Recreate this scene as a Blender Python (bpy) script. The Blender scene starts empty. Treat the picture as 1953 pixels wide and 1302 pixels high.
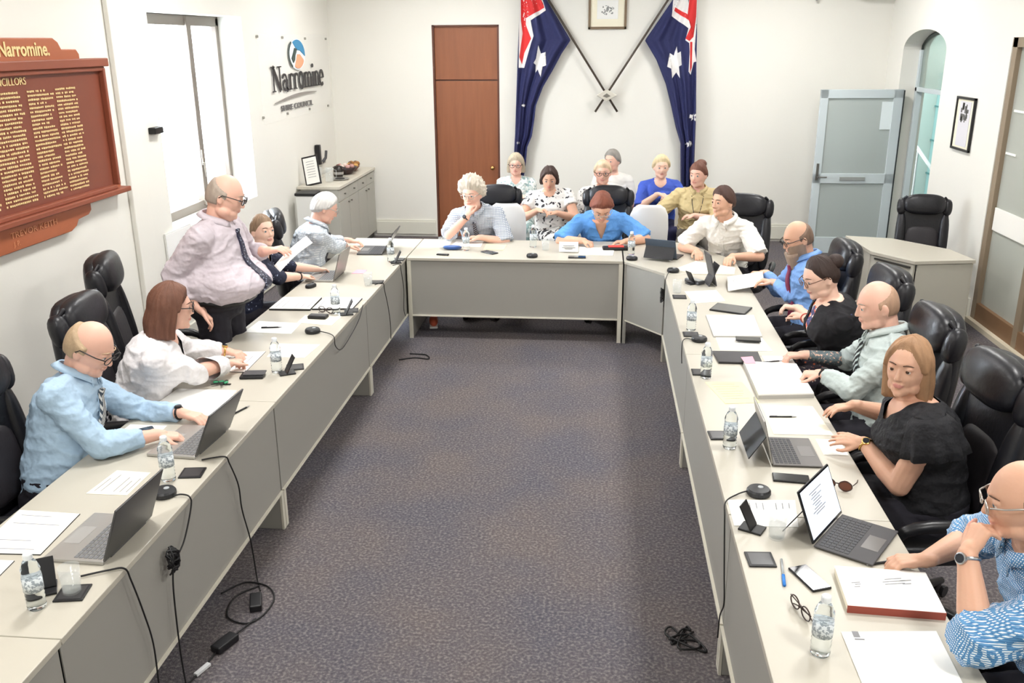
import bpy, bmesh, math, random
import numpy as np
from mathutils import Vector as V, Matrix, noise, Quaternion

random.seed(7)
SC = bpy.context.scene
COL = SC.collection
R = math.radians

# ------------------------------------------------------------------ camera
cam_d = bpy.data.cameras.new('camera')
cam = bpy.data.objects.new('camera', cam_d)
COL.objects.link(cam)
cam_d.sensor_width = 36.0
cam_d.lens = 36.0 * 1732.6 / 1953.0
cam_d.clip_start = 0.05
_p, _y, _r = 0.31911, 0.09555, -0.00552
_fw = V((-math.sin(_y)*math.cos(_p), math.cos(_y)*math.cos(_p), -math.sin(_p)))
_rt = V((math.cos(_y), math.sin(_y), 0)); _up = _rt.cross(_fw)
_rt2 = _rt*math.cos(_r) + _up*math.sin(_r); _up2 = _up*math.cos(_r) - _rt*math.sin(_r)
cam.matrix_world = Matrix.Translation((0, 0, 2.52)) @ Matrix((_rt2, _up2, -_fw)).transposed().to_4x4()
SC.camera = cam

# ------------------------------------------------------------------ world, lights, exposure
w = bpy.data.worlds.new('world'); SC.world = w; w.use_nodes = True
w.node_tree.nodes['Background'].inputs[0].default_value = (0.93, 0.96, 1.0, 1)
w.node_tree.nodes['Background'].inputs[1].default_value = 4.0
SC.view_settings.view_transform = 'Standard'
SC.view_settings.look = 'None'
SC.view_settings.exposure = 0.16
SC.view_settings.gamma = 1.0
def area(name, loc, rot, sx, sy, power, color=(1, 1, 1)):
    l = bpy.data.lights.new(name, 'AREA'); l.shape = 'RECTANGLE'; l.size = sx; l.size_y = sy
    l.energy = power; l.color = color
    o = bpy.data.objects.new(name, l); COL.objects.link(o); o.location = loc; o.rotation_euler = rot
    return o
# daylight entering through the tall window (left) and the glazed front (right)
area('window_daylight', (-3.95, 8.1, 2.0), (0, R(-90), 0), 1.6, 1.3, 260, (0.80, 0.90, 1.0))
area('glazing_daylight', (3.72, 6.4, 1.5), (0, R(90), 0), 2.4, 3.6, 40, (1.0, 0.98, 0.95))
ADDED_LAMPS = [(x, y) for y in (1.0, 4.0, 7.0, 10.2) for x in (-1.9, 1.9)]

# ------------------------------------------------------------------ materials
def lin(c):
    if isinstance(c, str):
        c = [int(c[i:i+2], 16)/255 for i in (0, 2, 4)]
    return [x/12.92 if x <= .04045 else ((x+.055)/1.055)**2.4 for x in c]
def mat(name, col, rough=.6, metal=0., bump=0., bscale=80., var=0., vscale=8., spec=.5, sss=0., trans=0., emit=None, estr=0., stretch=None, ior=1.45, coat=0., alpha=1.):
    m = bpy.data.materials.new(name); m.use_nodes = True
    nt = m.node_tree; b = nt.nodes['Principled BSDF']
    c = lin(col)
    b.inputs['Base Color'].default_value = (*c, 1)
    b.inputs['Roughness'].default_value = rough
    b.inputs['Metallic'].default_value = metal
    b.inputs['Specular IOR Level'].default_value = spec
    b.inputs['Transmission Weight'].default_value = trans
    b.inputs['IOR'].default_value = ior
    b.inputs['Coat Weight'].default_value = coat
    b.inputs['Alpha'].default_value = alpha
    if sss:
        b.inputs['Subsurface Weight'].default_value = sss
        b.inputs['Subsurface Radius'].default_value = (.02, .008, .005)
        b.inputs['Subsurface Scale'].default_value = .5
    if emit is not None:
        b.inputs['Emission Color'].default_value = (*lin(emit), 1)
        b.inputs['Emission Strength'].default_value = estr
    tc = None
    if bump or var:
        tc = nt.nodes.new('ShaderNodeTexCoord'); mp = nt.nodes.new('ShaderNodeMapping')
        nt.links.new(tc.outputs['Object'], mp.inputs[0])
        if stretch: mp.inputs['Scale'].default_value = stretch
    if bump:
        n = nt.nodes.new('ShaderNodeTexNoise'); n.inputs['Scale'].default_value = bscale; n.inputs['Detail'].default_value = 3
        nt.links.new(mp.outputs[0], n.inputs['Vector'])
        bp = nt.nodes.new('ShaderNodeBump'); bp.inputs['Strength'].default_value = min(1, bump); bp.inputs['Distance'].default_value = .01 if bscale > 30 else .03
        nt.links.new(n.outputs[0], bp.inputs['Height']); nt.links.new(bp.outputs[0], b.inputs['Normal'])
    if var:
        n = nt.nodes.new('ShaderNodeTexNoise'); n.inputs['Scale'].default_value = vscale; n.inputs['Detail'].default_value = 4
        nt.links.new(mp.outputs[0], n.inputs['Vector'])
        mx = nt.nodes.new('ShaderNodeMix'); mx.data_type = 'RGBA'
        mx.inputs[6].default_value = (*[max(0, x*(1-var)) for x in c], 1)
        mx.inputs[7].default_value = (*[min(1, x*(1+var)) for x in c], 1)
        nt.links.new(n.outputs[0], mx.inputs[0]); nt.links.new(mx.outputs[2], b.inputs['Base Color'])
    return m
def pattern(name, base, cols, kind, scale=30., rough=.8, width=.5, axis='X', thr=.5):
    """procedural cloth: kind 'stripes', 'check', 'blobs', 'floral', 'text'"""
    m = bpy.data.materials.new(name); m.use_nodes = True
    nt = m.node_tree; b = nt.nodes['Principled BSDF']; b.inputs['Roughness'].default_value = rough
    tc = nt.nodes.new('ShaderNodeTexCoord'); L = nt.links.new
    def mixc(a, c, f):
        mx = nt.nodes.new('ShaderNodeMix'); mx.data_type = 'RGBA'
        for s, v in ((6, a), (7, c)):
            if isinstance(v, str): mx.inputs[s].default_value = (*lin(v), 1)
            else: L(v, mx.inputs[s])
        L(f, mx.inputs[0]); return mx.outputs[2]
    def wave(ax, sc, w, dist=0.):
        n = nt.nodes.new('ShaderNodeTexWave'); n.bands_direction = ax; n.inputs['Scale'].default_value = sc
        n.inputs['Distortion'].default_value = dist; n.inputs['Detail Scale'].default_value = 1.5
        L(tc.outputs['Object'], n.inputs['Vector'])
        g = nt.nodes.new('ShaderNodeMath'); g.operation = 'GREATER_THAN'; g.inputs[1].default_value = w
        L(n.outputs['Fac'], g.inputs[0]); return g.outputs[0]
    out = None
    if kind == 'stripes':
        out = mixc(base, cols[0], wave(axis, scale, width, .8))
    elif kind == 'check':
        a = mixc(base, cols[0], wave('X', scale, width, .5))
        out = mixc(a, cols[-1], wave('Z', scale, width, .5))
    else:
        out = base
        for i, c in enumerate(cols):
            n = nt.nodes.new('ShaderNodeTexVoronoi' if kind == 'floral' else 'ShaderNodeTexNoise')
            n.inputs['Scale'].default_value = scale*(1+.27*i)
            mp = nt.nodes.new('ShaderNodeMapping'); mp.inputs['Location'].default_value = (i*3.1, i*1.7, i*.9)
            L(tc.outputs['Object'], mp.inputs[0]); L(mp.outputs[0], n.inputs['Vector'])
            g = nt.nodes.new('ShaderNodeMath'); L(n.outputs[0], g.inputs[0])
            if kind == 'floral': g.operation = 'LESS_THAN'; g.inputs[1].default_value = width
            else: g.operation = 'GREATER_THAN'; g.inputs[1].default_value = thr
            out = mixc(out, c, g.outputs[0])
    if isinstance(out, str): b.inputs['Base Color'].default_value = (*lin(out), 1)
    else: L(out, b.inputs['Base Color'])
    n = nt.nodes.new('ShaderNodeTexNoise'); n.inputs['Scale'].default_value = 14; n.inputs['Detail'].default_value = 3
    L(tc.outputs['Object'], n.inputs['Vector'])
    bp = nt.nodes.new('ShaderNodeBump'); bp.inputs['Strength'].default_value = .5; bp.inputs['Distance'].default_value = .025
    L(n.outputs[0], bp.inputs['Height']); L(bp.outputs[0], b.inputs['Normal'])
    return m

M = {}
def cm(key, *a, **k):
    if key not in M: M[key] = mat(key, *a, **k)
    return M[key]

# ------------------------------------------------------------------ mesh builder
def frame(d, up=V((0, 0, 1))):
    d = V(d).normalized(); u = V(up)
    if abs(d.dot(u)) > .97 * u.length: u = V((0, 1, 0)) if abs(d.y) < .9 else V((1, 0, 0))
    x = d.cross(u).normalized(); y = x.cross(d).normalized()
    return x, y, d
class MB:
    def __init__(s): s.v = []; s.f = []; s.m = []; s.mi = 0
    def add(s, vs, fs):
        o = len(s.v); s.v += [tuple(p) for p in vs]
        s.f += [tuple(i+o for i in f) for f in fs]; s.m += [s.mi]*len(fs)
    def box(s, c, d, rot=None):
        c = V(c); h = V(d)/2; vs = []
        for x in (-1, 1):
            for y in (-1, 1):
                for z in (-1, 1):
                    p = V((x*h.x, y*h.y, z*h.z))
                    if rot: p = rot @ p
                    vs.append(c+p)
        s.add(vs, [(0, 1, 3, 2), (4, 6, 7, 5), (0, 4, 5, 1), (2, 3, 7, 6), (0, 2, 6, 4), (1, 5, 7, 3)])
        return s
    def prism(s, poly, z0, z1, T=lambda p: p):
        n = len(poly)
        vs = [T(V((x, y, z0))) for x, y in poly] + [T(V((x, y, z1))) for x, y in poly]
        s.add(vs, [tuple(range(n-1, -1, -1)), tuple(range(n, 2*n))] + [(i, (i+1) % n, n+(i+1) % n, n+i) for i in range(n)])
        return s
    def loft(s, rings, cap=True, closed=True):
        n = len(rings[0]); vs = [p for r in rings for p in r]; fs = []
        for k in range(len(rings)-1):
            for i in range(n if closed else n-1):
                j = (i+1) % n
                fs.append((k*n+i, k*n+j, (k+1)*n+j, (k+1)*n+i))
        if cap:
            fs.append(tuple(range(n-1, -1, -1))); fs.append(tuple((len(rings)-1)*n+i for i in range(n)))
        s.add(vs, fs); return s
    def tube(s, pts, r, seg=8, cap=True):
        pts = [V(p) for p in pts]; n = len(pts); rings = []
        rs = r if isinstance(r, (list, tuple)) else [r]*n
        d = (pts[1]-pts[0]).normalized(); x, y, _ = frame(d)
        for i, p in enumerate(pts):
            t = (pts[min(i+1, n-1)]-pts[max(i-1, 0)])
            if t.length < 1e-9: t = d
            t.normalize()
            q = d.rotation_difference(t); x = q @ x; y = q @ y; d = t
            rings.append([p+(x*math.cos(a)+y*math.sin(a))*rs[i] for a in [2*math.pi*k/seg for k in range(seg)]])
        return s.loft(rings, cap)
    def lathe(s, prof, c=(0, 0, 0), ax=(0, 0, 1), seg=20):
        x, y, d = frame(ax); c = V(c)
        rings = [[c + d*z + (x*math.cos(a)+y*math.sin(a))*max(r, 1e-4) for a in [2*math.pi*k/seg for k in range(seg)]] for r, z in prof]
        return s.loft(rings)
    def ell(s, c, rad, rot=None, nu=16, nv=10, e=1.):
        c = V(c); rings = []
        pw = lambda v: math.copysign(abs(v)**e, v)
        for j in range(nv+1):
            a = -math.pi/2+math.pi*j/nv; a = max(-1.5607, min(1.5607, a)); ring = []
            for i in range(nu):
                b = 2*math.pi*i/nu
                p = V((rad[0]*pw(math.cos(a))*pw(math.cos(b)), rad[1]*pw(math.cos(a))*pw(math.sin(b)), rad[2]*pw(math.sin(a))))
                if rot: p = rot @ p
                ring.append(c+p)
            rings.append(ring)
        return s.loft(rings)
    def cap(s, a, b, ra, rb, seg=14, flat=0):
        a = V(a); b = V(b); d = b-a; L = d.length
        if L < 1e-6: return s.ell(a, (ra, ra, ra))
        x, y, d = frame(d); rings = []
        def ring(c, r): rings.append([c+(x*math.cos(t)+y*math.sin(t))*r for t in [2*math.pi*k/seg for k in range(seg)]])
        if not (flat & 1):
            for k in (1.45, 1.1, .7, .35): ring(a-d*ra*math.sin(k), ra*math.cos(k))
        for k in range(5): ring(a+d*L*k/4, ra+(rb-ra)*k/4)
        if not (flat & 2):
            for k in (.35, .7, 1.1, 1.45): ring(b+d*rb*math.sin(k), rb*math.cos(k))
        return s.loft(rings)
    def build(s, name, mats, parent=None, smooth=False, bevel=0., voxel=0., sm=0, disp=None, cut=None, matfn=None, solid=0., sub=0, autos=None, kind=None, loc=None):
        me = bpy.data.meshes.new(name)
        me.from_pydata(s.v, [], s.f)
        bm = bmesh.new(); bm.from_mesh(me); bmesh.ops.recalc_face_normals(bm, faces=bm.faces)
        bm.to_mesh(me); bm.free()
        mats = mats if isinstance(mats, (list, tuple)) else [mats]
        for m in mats: me.materials.append(m)
        me.polygons.foreach_set('material_index', s.m)
        if voxel:
            o = bpy.data.objects.new('tmp', me); COL.objects.link(o)
            md = o.modifiers.new('r', 'REMESH'); md.mode = 'VOXEL'; md.voxel_size = voxel; md.use_smooth_shade = True
            if sm:
                m2 = o.modifiers.new('s', 'SMOOTH'); m2.factor = .5; m2.iterations = sm
            dg = bpy.context.evaluated_depsgraph_get()
            me2 = bpy.data.meshes.new_from_object(o.evaluated_get(dg), depsgraph=dg)
            bpy.data.objects.remove(o); bpy.data.meshes.remove(me); me = me2; me.name = name
            if not me.materials:
                for m in mats: me.materials.append(m)
            smooth = True
        if disp:
            me.update(); vn = [v.normal.copy() for v in me.vertices]
            for v, n in zip(me.vertices, vn): v.co = v.co + n*disp(v.co)
        if cut:
            bm = bmesh.new(); bm.from_mesh(me)
            bmesh.ops.delete(bm, geom=[f for f in bm.faces if cut(f.calc_center_median())], context='FACES')
            for _ in range(10):
                bv = {}
                for e in bm.edges:
                    if e.is_boundary:
                        a, b_ = e.verts; bv.setdefault(a, []).append(b_.co.copy()); bv.setdefault(b_, []).append(a.co.copy())
                for v, l in bv.items(): v.co = v.co*.5+sum(l, V())/len(l)*.5
            bm.to_mesh(me); bm.free()
        if matfn:
            me.polygons.foreach_set('material_index', [matfn(p.center) for p in me.polygons])
        if smooth:
            me.polygons.foreach_set('use_smooth', [True]*len(me.polygons))
        me.update()
        o = bpy.data.objects.new(name, me); COL.objects.link(o)
        if parent: o.parent = parent
        if loc: o.location = loc
        if bevel:
            b = o.modifiers.new('bevel', 'BEVEL'); b.width = bevel; b.segments = 2; b.limit_method = 'ANGLE'; b.angle_limit = R(50)
        if solid:
            b = o.modifiers.new('solid', 'SOLIDIFY'); b.thickness = solid; b.offset = 0
        if sub:
            b = o.modifiers.new('sub', 'SUBSURF'); b.levels = sub; b.render_levels = sub
        if kind: o['kind'] = kind
        return o
def thing(name, label, cat, loc=(0, 0, 0), rz=0., group=None):
    o = bpy.data.objects.new(name, None); COL.objects.link(o); o.empty_display_size = .1
    o.location = loc; o.rotation_euler = (0, 0, R(rz)); return tag(o, label, cat, group)
def tag(o, label, cat, group=None):
    o['label'] = label; o['category'] = cat
    if group: o['group'] = group
    return o
def copy_tree(o, parent=None):
    c = o.copy(); COL.objects.link(c)
    if parent: c.parent = parent
    for ch in list(o.children): copy_tree(ch, c)
    return c
def place(proto, used, label, loc, rz, group=None, sc=None):
    """the first placement moves the prototype itself, later ones copy it with its parts"""
    o = proto if not used.get(id(proto)) else copy_tree(proto)
    used[id(proto)] = 1
    o.location = loc; o.rotation_euler = (0, 0, R(rz)); o['label'] = label
    if group: o['group'] = group
    if sc: o.scale = sc if isinstance(sc, tuple) else (sc, sc, sc)
    else: o.scale = (1, 1, 1)
    return o
USED = {}
def Rz(a): return Matrix.Rotation(R(a), 3, 'Z')
def Rx(a): return Matrix.Rotation(R(a), 3, 'X')
def Ry(a): return Matrix.Rotation(R(a), 3, 'Y')
FONT = {}
def text_mesh(mb, s, size, T, depth=.002, font=None, sx=1., shear=0., offset=0.):
    """adds lettering to a builder; T maps local (x, y, z) to the target surface"""
    cu = bpy.data.curves.new('t', 'FONT'); cu.body = s; cu.size = size; cu.extrude = depth; cu.align_x = 'LEFT'; cu.shear = shear; cu.offset = offset
    cu.resolution_u = 3
    o = bpy.data.objects.new('t', cu); COL.objects.link(o)
    dg = bpy.context.evaluated_depsgraph_get()
    me = bpy.data.meshes.new_from_object(o.evaluated_get(dg), depsgraph=dg)
    vs = [T(V((v.co.x*sx, v.co.y, v.co.z))) for v in me.vertices]
    fs = [tuple(p.vertices) for p in me.polygons]
    wd = max([v.co.x for v in me.vertices] or [0])*sx
    bpy.data.objects.remove(o); bpy.data.curves.remove(cu); bpy.data.meshes.remove(me)
    mb.add(vs, fs); return wd
# ------------------------------------------------------------------ room shell
wallm = mat('wall_paint', 'e9e7df', .85, bump=.05, bscale=40, var=.015, vscale=1.5)
revealm = mat('reveal_paint', 'f4f3ee', .85)
ceilm = mat('ceiling_paint', 'f2f1ec', .9)
trimm = mat('skirting_paint', 'dfddd0', .55)
def carpet_mat():
    m = bpy.data.materials.new('carpet'); m.use_nodes = True; nt = m.node_tree; b = nt.nodes['Principled BSDF']; L = nt.links.new
    b.inputs['Roughness'].default_value = .95; b.inputs['Specular IOR Level'].default_value = .25
    tc = nt.nodes.new('ShaderNodeTexCoord')
    def nz(s, d=4):
        n = nt.nodes.new('ShaderNodeTexNoise'); n.inputs['Scale'].default_value = s; n.inputs['Detail'].default_value = d
        L(tc.outputs['Object'], n.inputs['Vector']); return n.outputs[0]
    def ramp(v, stops):
        r = nt.nodes.new('ShaderNodeValToRGB'); e = r.color_ramp.elements
        for i, (p, c) in enumerate(stops):
            x = e[i] if i < 2 else e.new(p)
            x.position = p; x.color = (*lin(c), 1)
        L(v, r.inputs[0]); return r.outputs[0]
    a = ramp(nz(70, 6), [(.34, '403d41'), (.50, '605c60'), (.68, '958e8b')])
    c = ramp(nz(1.6, 3), [(.35, '54545f'), (.65, '6e6460')])
    mx = nt.nodes.new('ShaderNodeMix'); mx.data_type = 'RGBA'; mx.inputs[0].default_value = .45
    L(a, mx.inputs[6]); L(c, mx.inputs[7]); L(mx.outputs[2], b.inputs['Base Color'])
    bp = nt.nodes.new('ShaderNodeBump'); bp.inputs['Strength'].default_value = .6; bp.inputs['Distance'].default_value = .01
    L(nz(160, 2), bp.inputs['Height']); L(bp.outputs[0], b.inputs['Normal'])
    return m
carpet = carpet_mat()
def struct(name, mb, m, **k):
    return mb.build(name, m, kind='structure', **k)
struct('floor', MB().box((.6, 5.9, -.05), (9.4, 15.0, .1)), carpet)
struct('ceiling', MB().box((.0, 5.4, 3.65), (7.4, 13.6, .1)), ceilm)
# back wall with the door opening
BY = 12.05
DX0, DX1, DZ = -2.16, -1.30, 2.72
mb = MB()
mb.box(((-3.9+DX0)/2, BY+.1, 1.8), (DX0+3.9, .2, 3.6)); mb.box(((DX1+3.9)/2, BY+.1, 1.8), (3.9-DX1, .2, 3.6))
mb.box(((DX0+DX1)/2, BY+.1, (DZ+3.6)/2), (DX1-DX0, .2, 3.6-DZ))
struct('wall_back', mb, wallm)
struct('wall_front', MB().box((0, -1.3, 1.8), (7.8, .2, 3.6)), wallm)
# left wall with a deep window recess
mb = MB(); LX = -3.5; WY0, WY1, WZ0, WZ1 = 7.14, 9.08, 1.02, 2.76
mb.box((LX-.2, (-1.2+WY0)/2, 1.8), (.4, WY0+1.2, 3.6)); mb.box((LX-.2, (WY1+12.05)/2, 1.8), (.4, 12.05-WY1, 3.6))
mb.box((LX-.2, (WY0+WY1)/2, WZ0/2), (.4, WY1-WY0, WZ0)); mb.box((LX-.2, (WY0+WY1)/2, (WZ1+3.6)/2), (.4, WY1-WY0, 3.6-WZ1))
struct('wall_left', mb, wallm)
struct('trim_1', MB().box((LX+.02, 6.62, 1.8), (.04, .26, 3.6)), wallm, bevel=.008)
# right wall: arched doorway and glazed front
RX = 3.5; AY0, AY1 = 10.1, 11.5; GY0, GY1, GZ = 4.2, 8.55, 2.53
def yz(poly, x0, x1, mb):
    mb.prism(poly, x0, x1, lambda p: V((p.z, p.x, p.y)))
mb = MB()
mb.box((RX+.15, (-1.2+GY0)/2, 1.8), (.3, GY0+1.2, 3.6)); mb.box((RX+.15, (GY0+GY1)/2, (GZ+3.6)/2), (.3, GY1-GY0, 3.6-GZ))
mb.box((RX+.15, (GY1+AY0)/2, 1.8), (.3, AY0-GY1, 3.6)); mb.box((RX+.15, (AY1+12.05)/2, 1.8), (.3, 12.05-AY1, 3.6))
cy = (AY0+AY1)/2; hw = (AY1-AY0)/2
arc = [(cy+hw*math.cos(a), 2.40+.22*math.sin(a)) for a in [math.pi*k/20 for k in range(21)]]
for k in range(20):
    (y1, z1), (y0, z0) = arc[k], arc[k+1]
    yz([(y0, z0), (y1, z1), (y1, 3.6), (y0, 3.6)], RX, RX+.3, mb)
struct('wall_right', mb, wallm)
# corridor beyond the glazing and the arch
struct('wall_corridor', MB().box((5.1, 7.6, 1.8), (.1, 9.4, 3.6)), mat('corridor_paint', 'aebfb8', .7))
struct('ceiling_sky_block', MB().box((4.3, 7.6, 3.4), (1.7, 9.4, .1)), ceilm)  # corridor ceiling and both end walls added to shut out the sky light
struct('wall_end_sky_block', MB().box((4.45, 13.3, 1.8), (1.4, .1, 3.6)), mat('corridor_end_paint', 'b9cac4', .7))
struct('wall_near_sky_block', MB().box((4.45, 3.1, 1.8), (1.4, .1, 3.6)), wallm)
for cyy in (5.6, 9.2, 11.6): area('corridor_fill', (4.4, cyy, 3.3), (0, 0, 0), .5, .5, 12, (.95, 1, .98))  # unseen fill lights added to brighten the closed corridor
struct('trim_2', MB().box((RX+.03, (GY0+GY1)/2, .02), (.14, GY1-GY0, .05)), mat('threshold_timber', 'd8ceb8', .5))
# skirting boards
def skirt(name, x0, x1):
    mb = MB(); mb.box(((x0+x1)/2, BY-.012, .12), (x1-x0, .024, .17)); mb.box(((x0+x1)/2, BY-.009, .215), (x1-x0, .016, .03))
    struct(name, mb, trimm, bevel=.004)
skirt('baseboard_back', -3.0, DX0-.02); skirt('baseboard_back.001', DX1+.02, 3.5)
struct('baseboard_left', MB().box((LX+.012, 4.5, .11), (.024, 11.4, .2)), trimm, bevel=.004)
struct('baseboard_right', MB().box((RX-.012, 9.33, .11), (.024, 1.52, .2)), trimm, bevel=.004)

# door in the back wall
wood_door = mat('door_timber', '8a5334', .42, var=.22, vscale=3.2, stretch=(6, 6, .5), bump=.05, bscale=20)
d = thing('door_1', 'tall reddish brown timber door with a fixed panel above it', 'door', (DX0, BY, 0))
del d['label'], d['category']; d['kind'] = 'structure'
W = DX1-DX0
MB().box((W/2, .06, 1.02), (W-.05, .045, 2.03)).build('door_leaf', wood_door, d, bevel=.003)
MB().box((W/2, .065, 2.38), (W-.05, .045, .655)).build('transom_panel', wood_door, d, bevel=.003)
fm = mat('door_frame_dark', '5a3324', .5)
mb = MB(); mb.box((.0125, .07, 1.36), (.025, .14, 2.72)); mb.box((W-.0125, .07, 1.36), (.025, .14, 2.72)); mb.box((W/2, .07, 2.712), (W, .14, .016))
mb.box((W/2, .085, 2.044), (W-.05, .05, .03))
mb.build('door_frame', fm, d)
MB().lathe([(.026, 0), (.026, .004), (.01, .008), (.01, .03), (.024, .036), (.030, .05), (.022, .064), (.0, .066)], (W-.1, .036, .93), (0, -1, 0)).build('door_knob', mat('brass', 'd9a96a', .25, 1.), d, smooth=True)

# tall casement window in the left wall
alu = mat('window_frame_paint', '6f665c', .5)
glassm = mat('clear_glass', 'ffffff', .02, trans=1., ior=1.1, spec=.5)
wn = bpy.data.objects.new('window_1', None); COL.objects.link(wn); wn.location = (LX-.27, 0, 0); wn['kind'] = 'structure'
mb = MB(); cyw = 8.36
mb.box((0, (WY0+WY1)/2, WZ1-.045), (.07, WY1-WY0, .09)); mb.box((0, (WY0+WY1)/2, WZ0+.04), (.07, WY1-WY0, .08))
mb.box((0, WY0+.03, 1.9), (.07, .06, 1.7)); mb.box((0, WY1-.035, 1.9), (.07, .07, 1.7))
mb.box((0.01, cyw, 1.9), (.09, .09, 1.7))
mb.build('window_frame', alu, wn, bevel=.005)
MB().box((-.01, (WY0+cyw)/2, 1.9), (.006, cyw-WY0, 1.62)).build('window_pane', glassm, wn)
MB().box((-.01, (WY1+cyw)/2, 1.9), (.006, WY1-cyw, 1.62)).build('window_pane', glassm, wn)
mb = MB(); mb.tube([(.03, cyw-.02, 1.45), (.07, cyw-.02, 1.45), (.075, cyw-.02, 1.32)], .009); mb.box((.055, cyw-.02, 1.5), (.012, .03, .14))
mb.build('window_handle', mat('handle_metal', 'b9b2a8', .3, .9), wn, smooth=False)
struct('window_sill', MB().box((LX-.12, (WY0+WY1)/2, WZ0-.02), (.30, WY1-WY0, .04)), revealm) if False else None
s = thing('window_stay', 'black window stay with a thin rod beside the bright window', 'stay', (LX, 7.0, 1.87))
MB().box((.03, 0, 0), (.06, .14, .05)).build('bracket', mat('black_metal', '161616', .4), s, bevel=.006)
MB().tube([(.05, .02, 0), (-.0, .16, -.02), (-.2, .62, -.07)], .006).build('rod', M.get('x') or mat('rod_metal', '555555', .4, .6), s)

t = thing('whiteboard', 'small white board low on the left wall behind the standing man', 'board', (LX+.012, 7.2, .83))
MB().box((0, 0, 0), (.012, .46, .42)).build('board_face', cm('board_white', 'fafaf8', .4), t); MB().box((-.002, 0, 0), (.012, .48, .44)).build('frame', cm('white_plastic', 'e4e4e0', .4), t)
# arched doorway: fixed glazing, open door leaf
aluw = mat('powder_coated_frame', 'c9d3d6', .45)
teal = mat('tinted_glass', 'd3dcd6', .08, trans=.75, ior=1.2, spec=.5)
frost = mat('frosted_glass', 'c9d2d0', .35, trans=.35, ior=1.2)
dw = bpy.data.objects.new('door_2', None); COL.objects.link(dw); dw.location = (RX, AY0, 0); dw['kind'] = 'structure'
mb = MB()
for y in (.03, AY1-AY0-.03): mb.box((.22, y, 1.2), (.07, .06, 2.4))
mb.box((.22, .7, 1.96), (.07, 1.4, .05)); mb.build('door_frame', aluw, dw, bevel=.004)
MB().box((.18, .07, 1.0), (.02, .025, 1.9)).build('door_seal', cm('seal_black2', '23282a', .5), dw)
mb = MB(); g = [(.06, 1.98)] + [(y-AY0, z-.01) for y, z in reversed(arc)][1:-1] + [(AY1-AY0-.06, 1.98)]
g = [(min(max(y, .06), 1.34), z) for y, z in g]
mb.prism(g, .21, .222, lambda p: V((p.z, p.x, p.y))); mb.build('arched_pane', teal, dw)
mb = MB(); aa = [(y-AY0, z-.02) for y, z in arc]
mb.tube([(.22, min(max(y, .03), 1.37), z) for y, z in aa], .028, 6); mb.build('arch_frame', mat('dark_seal', '2c3532', .5), dw)
# the open leaf, hinged on the far jamb, standing into the room
lf = thing('x', '', '', (3.55, 11.42, 0)); lf.name = 'door_3'; del lf['label'], lf['category']; lf['kind'] = 'structure'; lf.rotation_euler = (0, 0, R(1))
mb = MB(); LW = .96; LH = 1.96
mb.box((-.06, 0, LH/2), (.12, .045, LH)); mb.box((-LW+.045, 0, LH/2), (.09, .045, LH))
mb.box((-LW/2, 0, LH-.05), (LW, .045, .1)); mb.box((-LW/2, 0, .1), (LW, .045, .2)); mb.box((-LW/2, 0, .92), (LW, .045, .12))
mb.build('door_leaf', aluw, lf, bevel=.004)
MB().box((-LW/2-.01, 0, 1.44), (LW-.2, .01, .92)).build('door_pane', frost, lf)
MB().box((-LW/2-.01, 0, .53), (LW-.2, .01, .66)).build('door_pane', frost, lf)
mb = MB(); mb.tube([(-LW+.04, -.03, .94), (-LW+.04, -.06, .94), (-LW+.15, -.065, .94)], .009); mb.box((-LW+.04, -.028, 1.0), (.03, .01, .2))
mb.build('door_handle', mat('steel', '8b8b88', .3, .9), lf)
mb = MB(); mb.box((-LW/2-.02, -.028, .92), (.30, .012, .045)); mb.build('letter_plate', mat('plate_steel', 'b5b9b8', .35, .6), lf, bevel=.003)
MB().box((-.17, -.012, 1.66), (.15, .004, .32)).build('notice', mat('white_notice', 'e8f2f4', .6), lf)
MB().box((-.01, -.03, 1.0), (.012, .012, 1.9)).build('hinge_seal', M.get('q') or mat('seal_black', '2b3033', .5), lf)
# things seen through the doorway
t = thing('display_cabinet', 'teal glazed cabinet in the corridor seen through the doorway', 'cabinet', (4.75, 12.3, 0), 0)
MB().box((0, 0, 1.05), (.4, 1.9, 2.1)).build('body', mat('cabinet_teal', '8fb9b8', .4), t, bevel=.01)
mb = MB()
for z in (.3, .75, 1.2, 1.65): mb.box((-.205, 0, z), (.02, 1.9, .02))
mb.build('shelf', mat('teal_dark', '4b7f80', .4), t)
t = thing('stair_rail', 'pale handrail sloping down in the corridor beyond the doorway', 'handrail', (4.15, 11.6, 0))
MB().tube([(0, 1.0, 1.18), (0, -.5, .72)], .022).build('rail', mat('rail_white', 'd8dcdc', .4), t)
for y, h in ((.9, 1.14), (-.4, .74)): MB().tube([(0, y, 0), (0, y, h)], .014).build('post', M.get('a') or mat('rail_post', 'c8cccc', .4), t)

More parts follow.
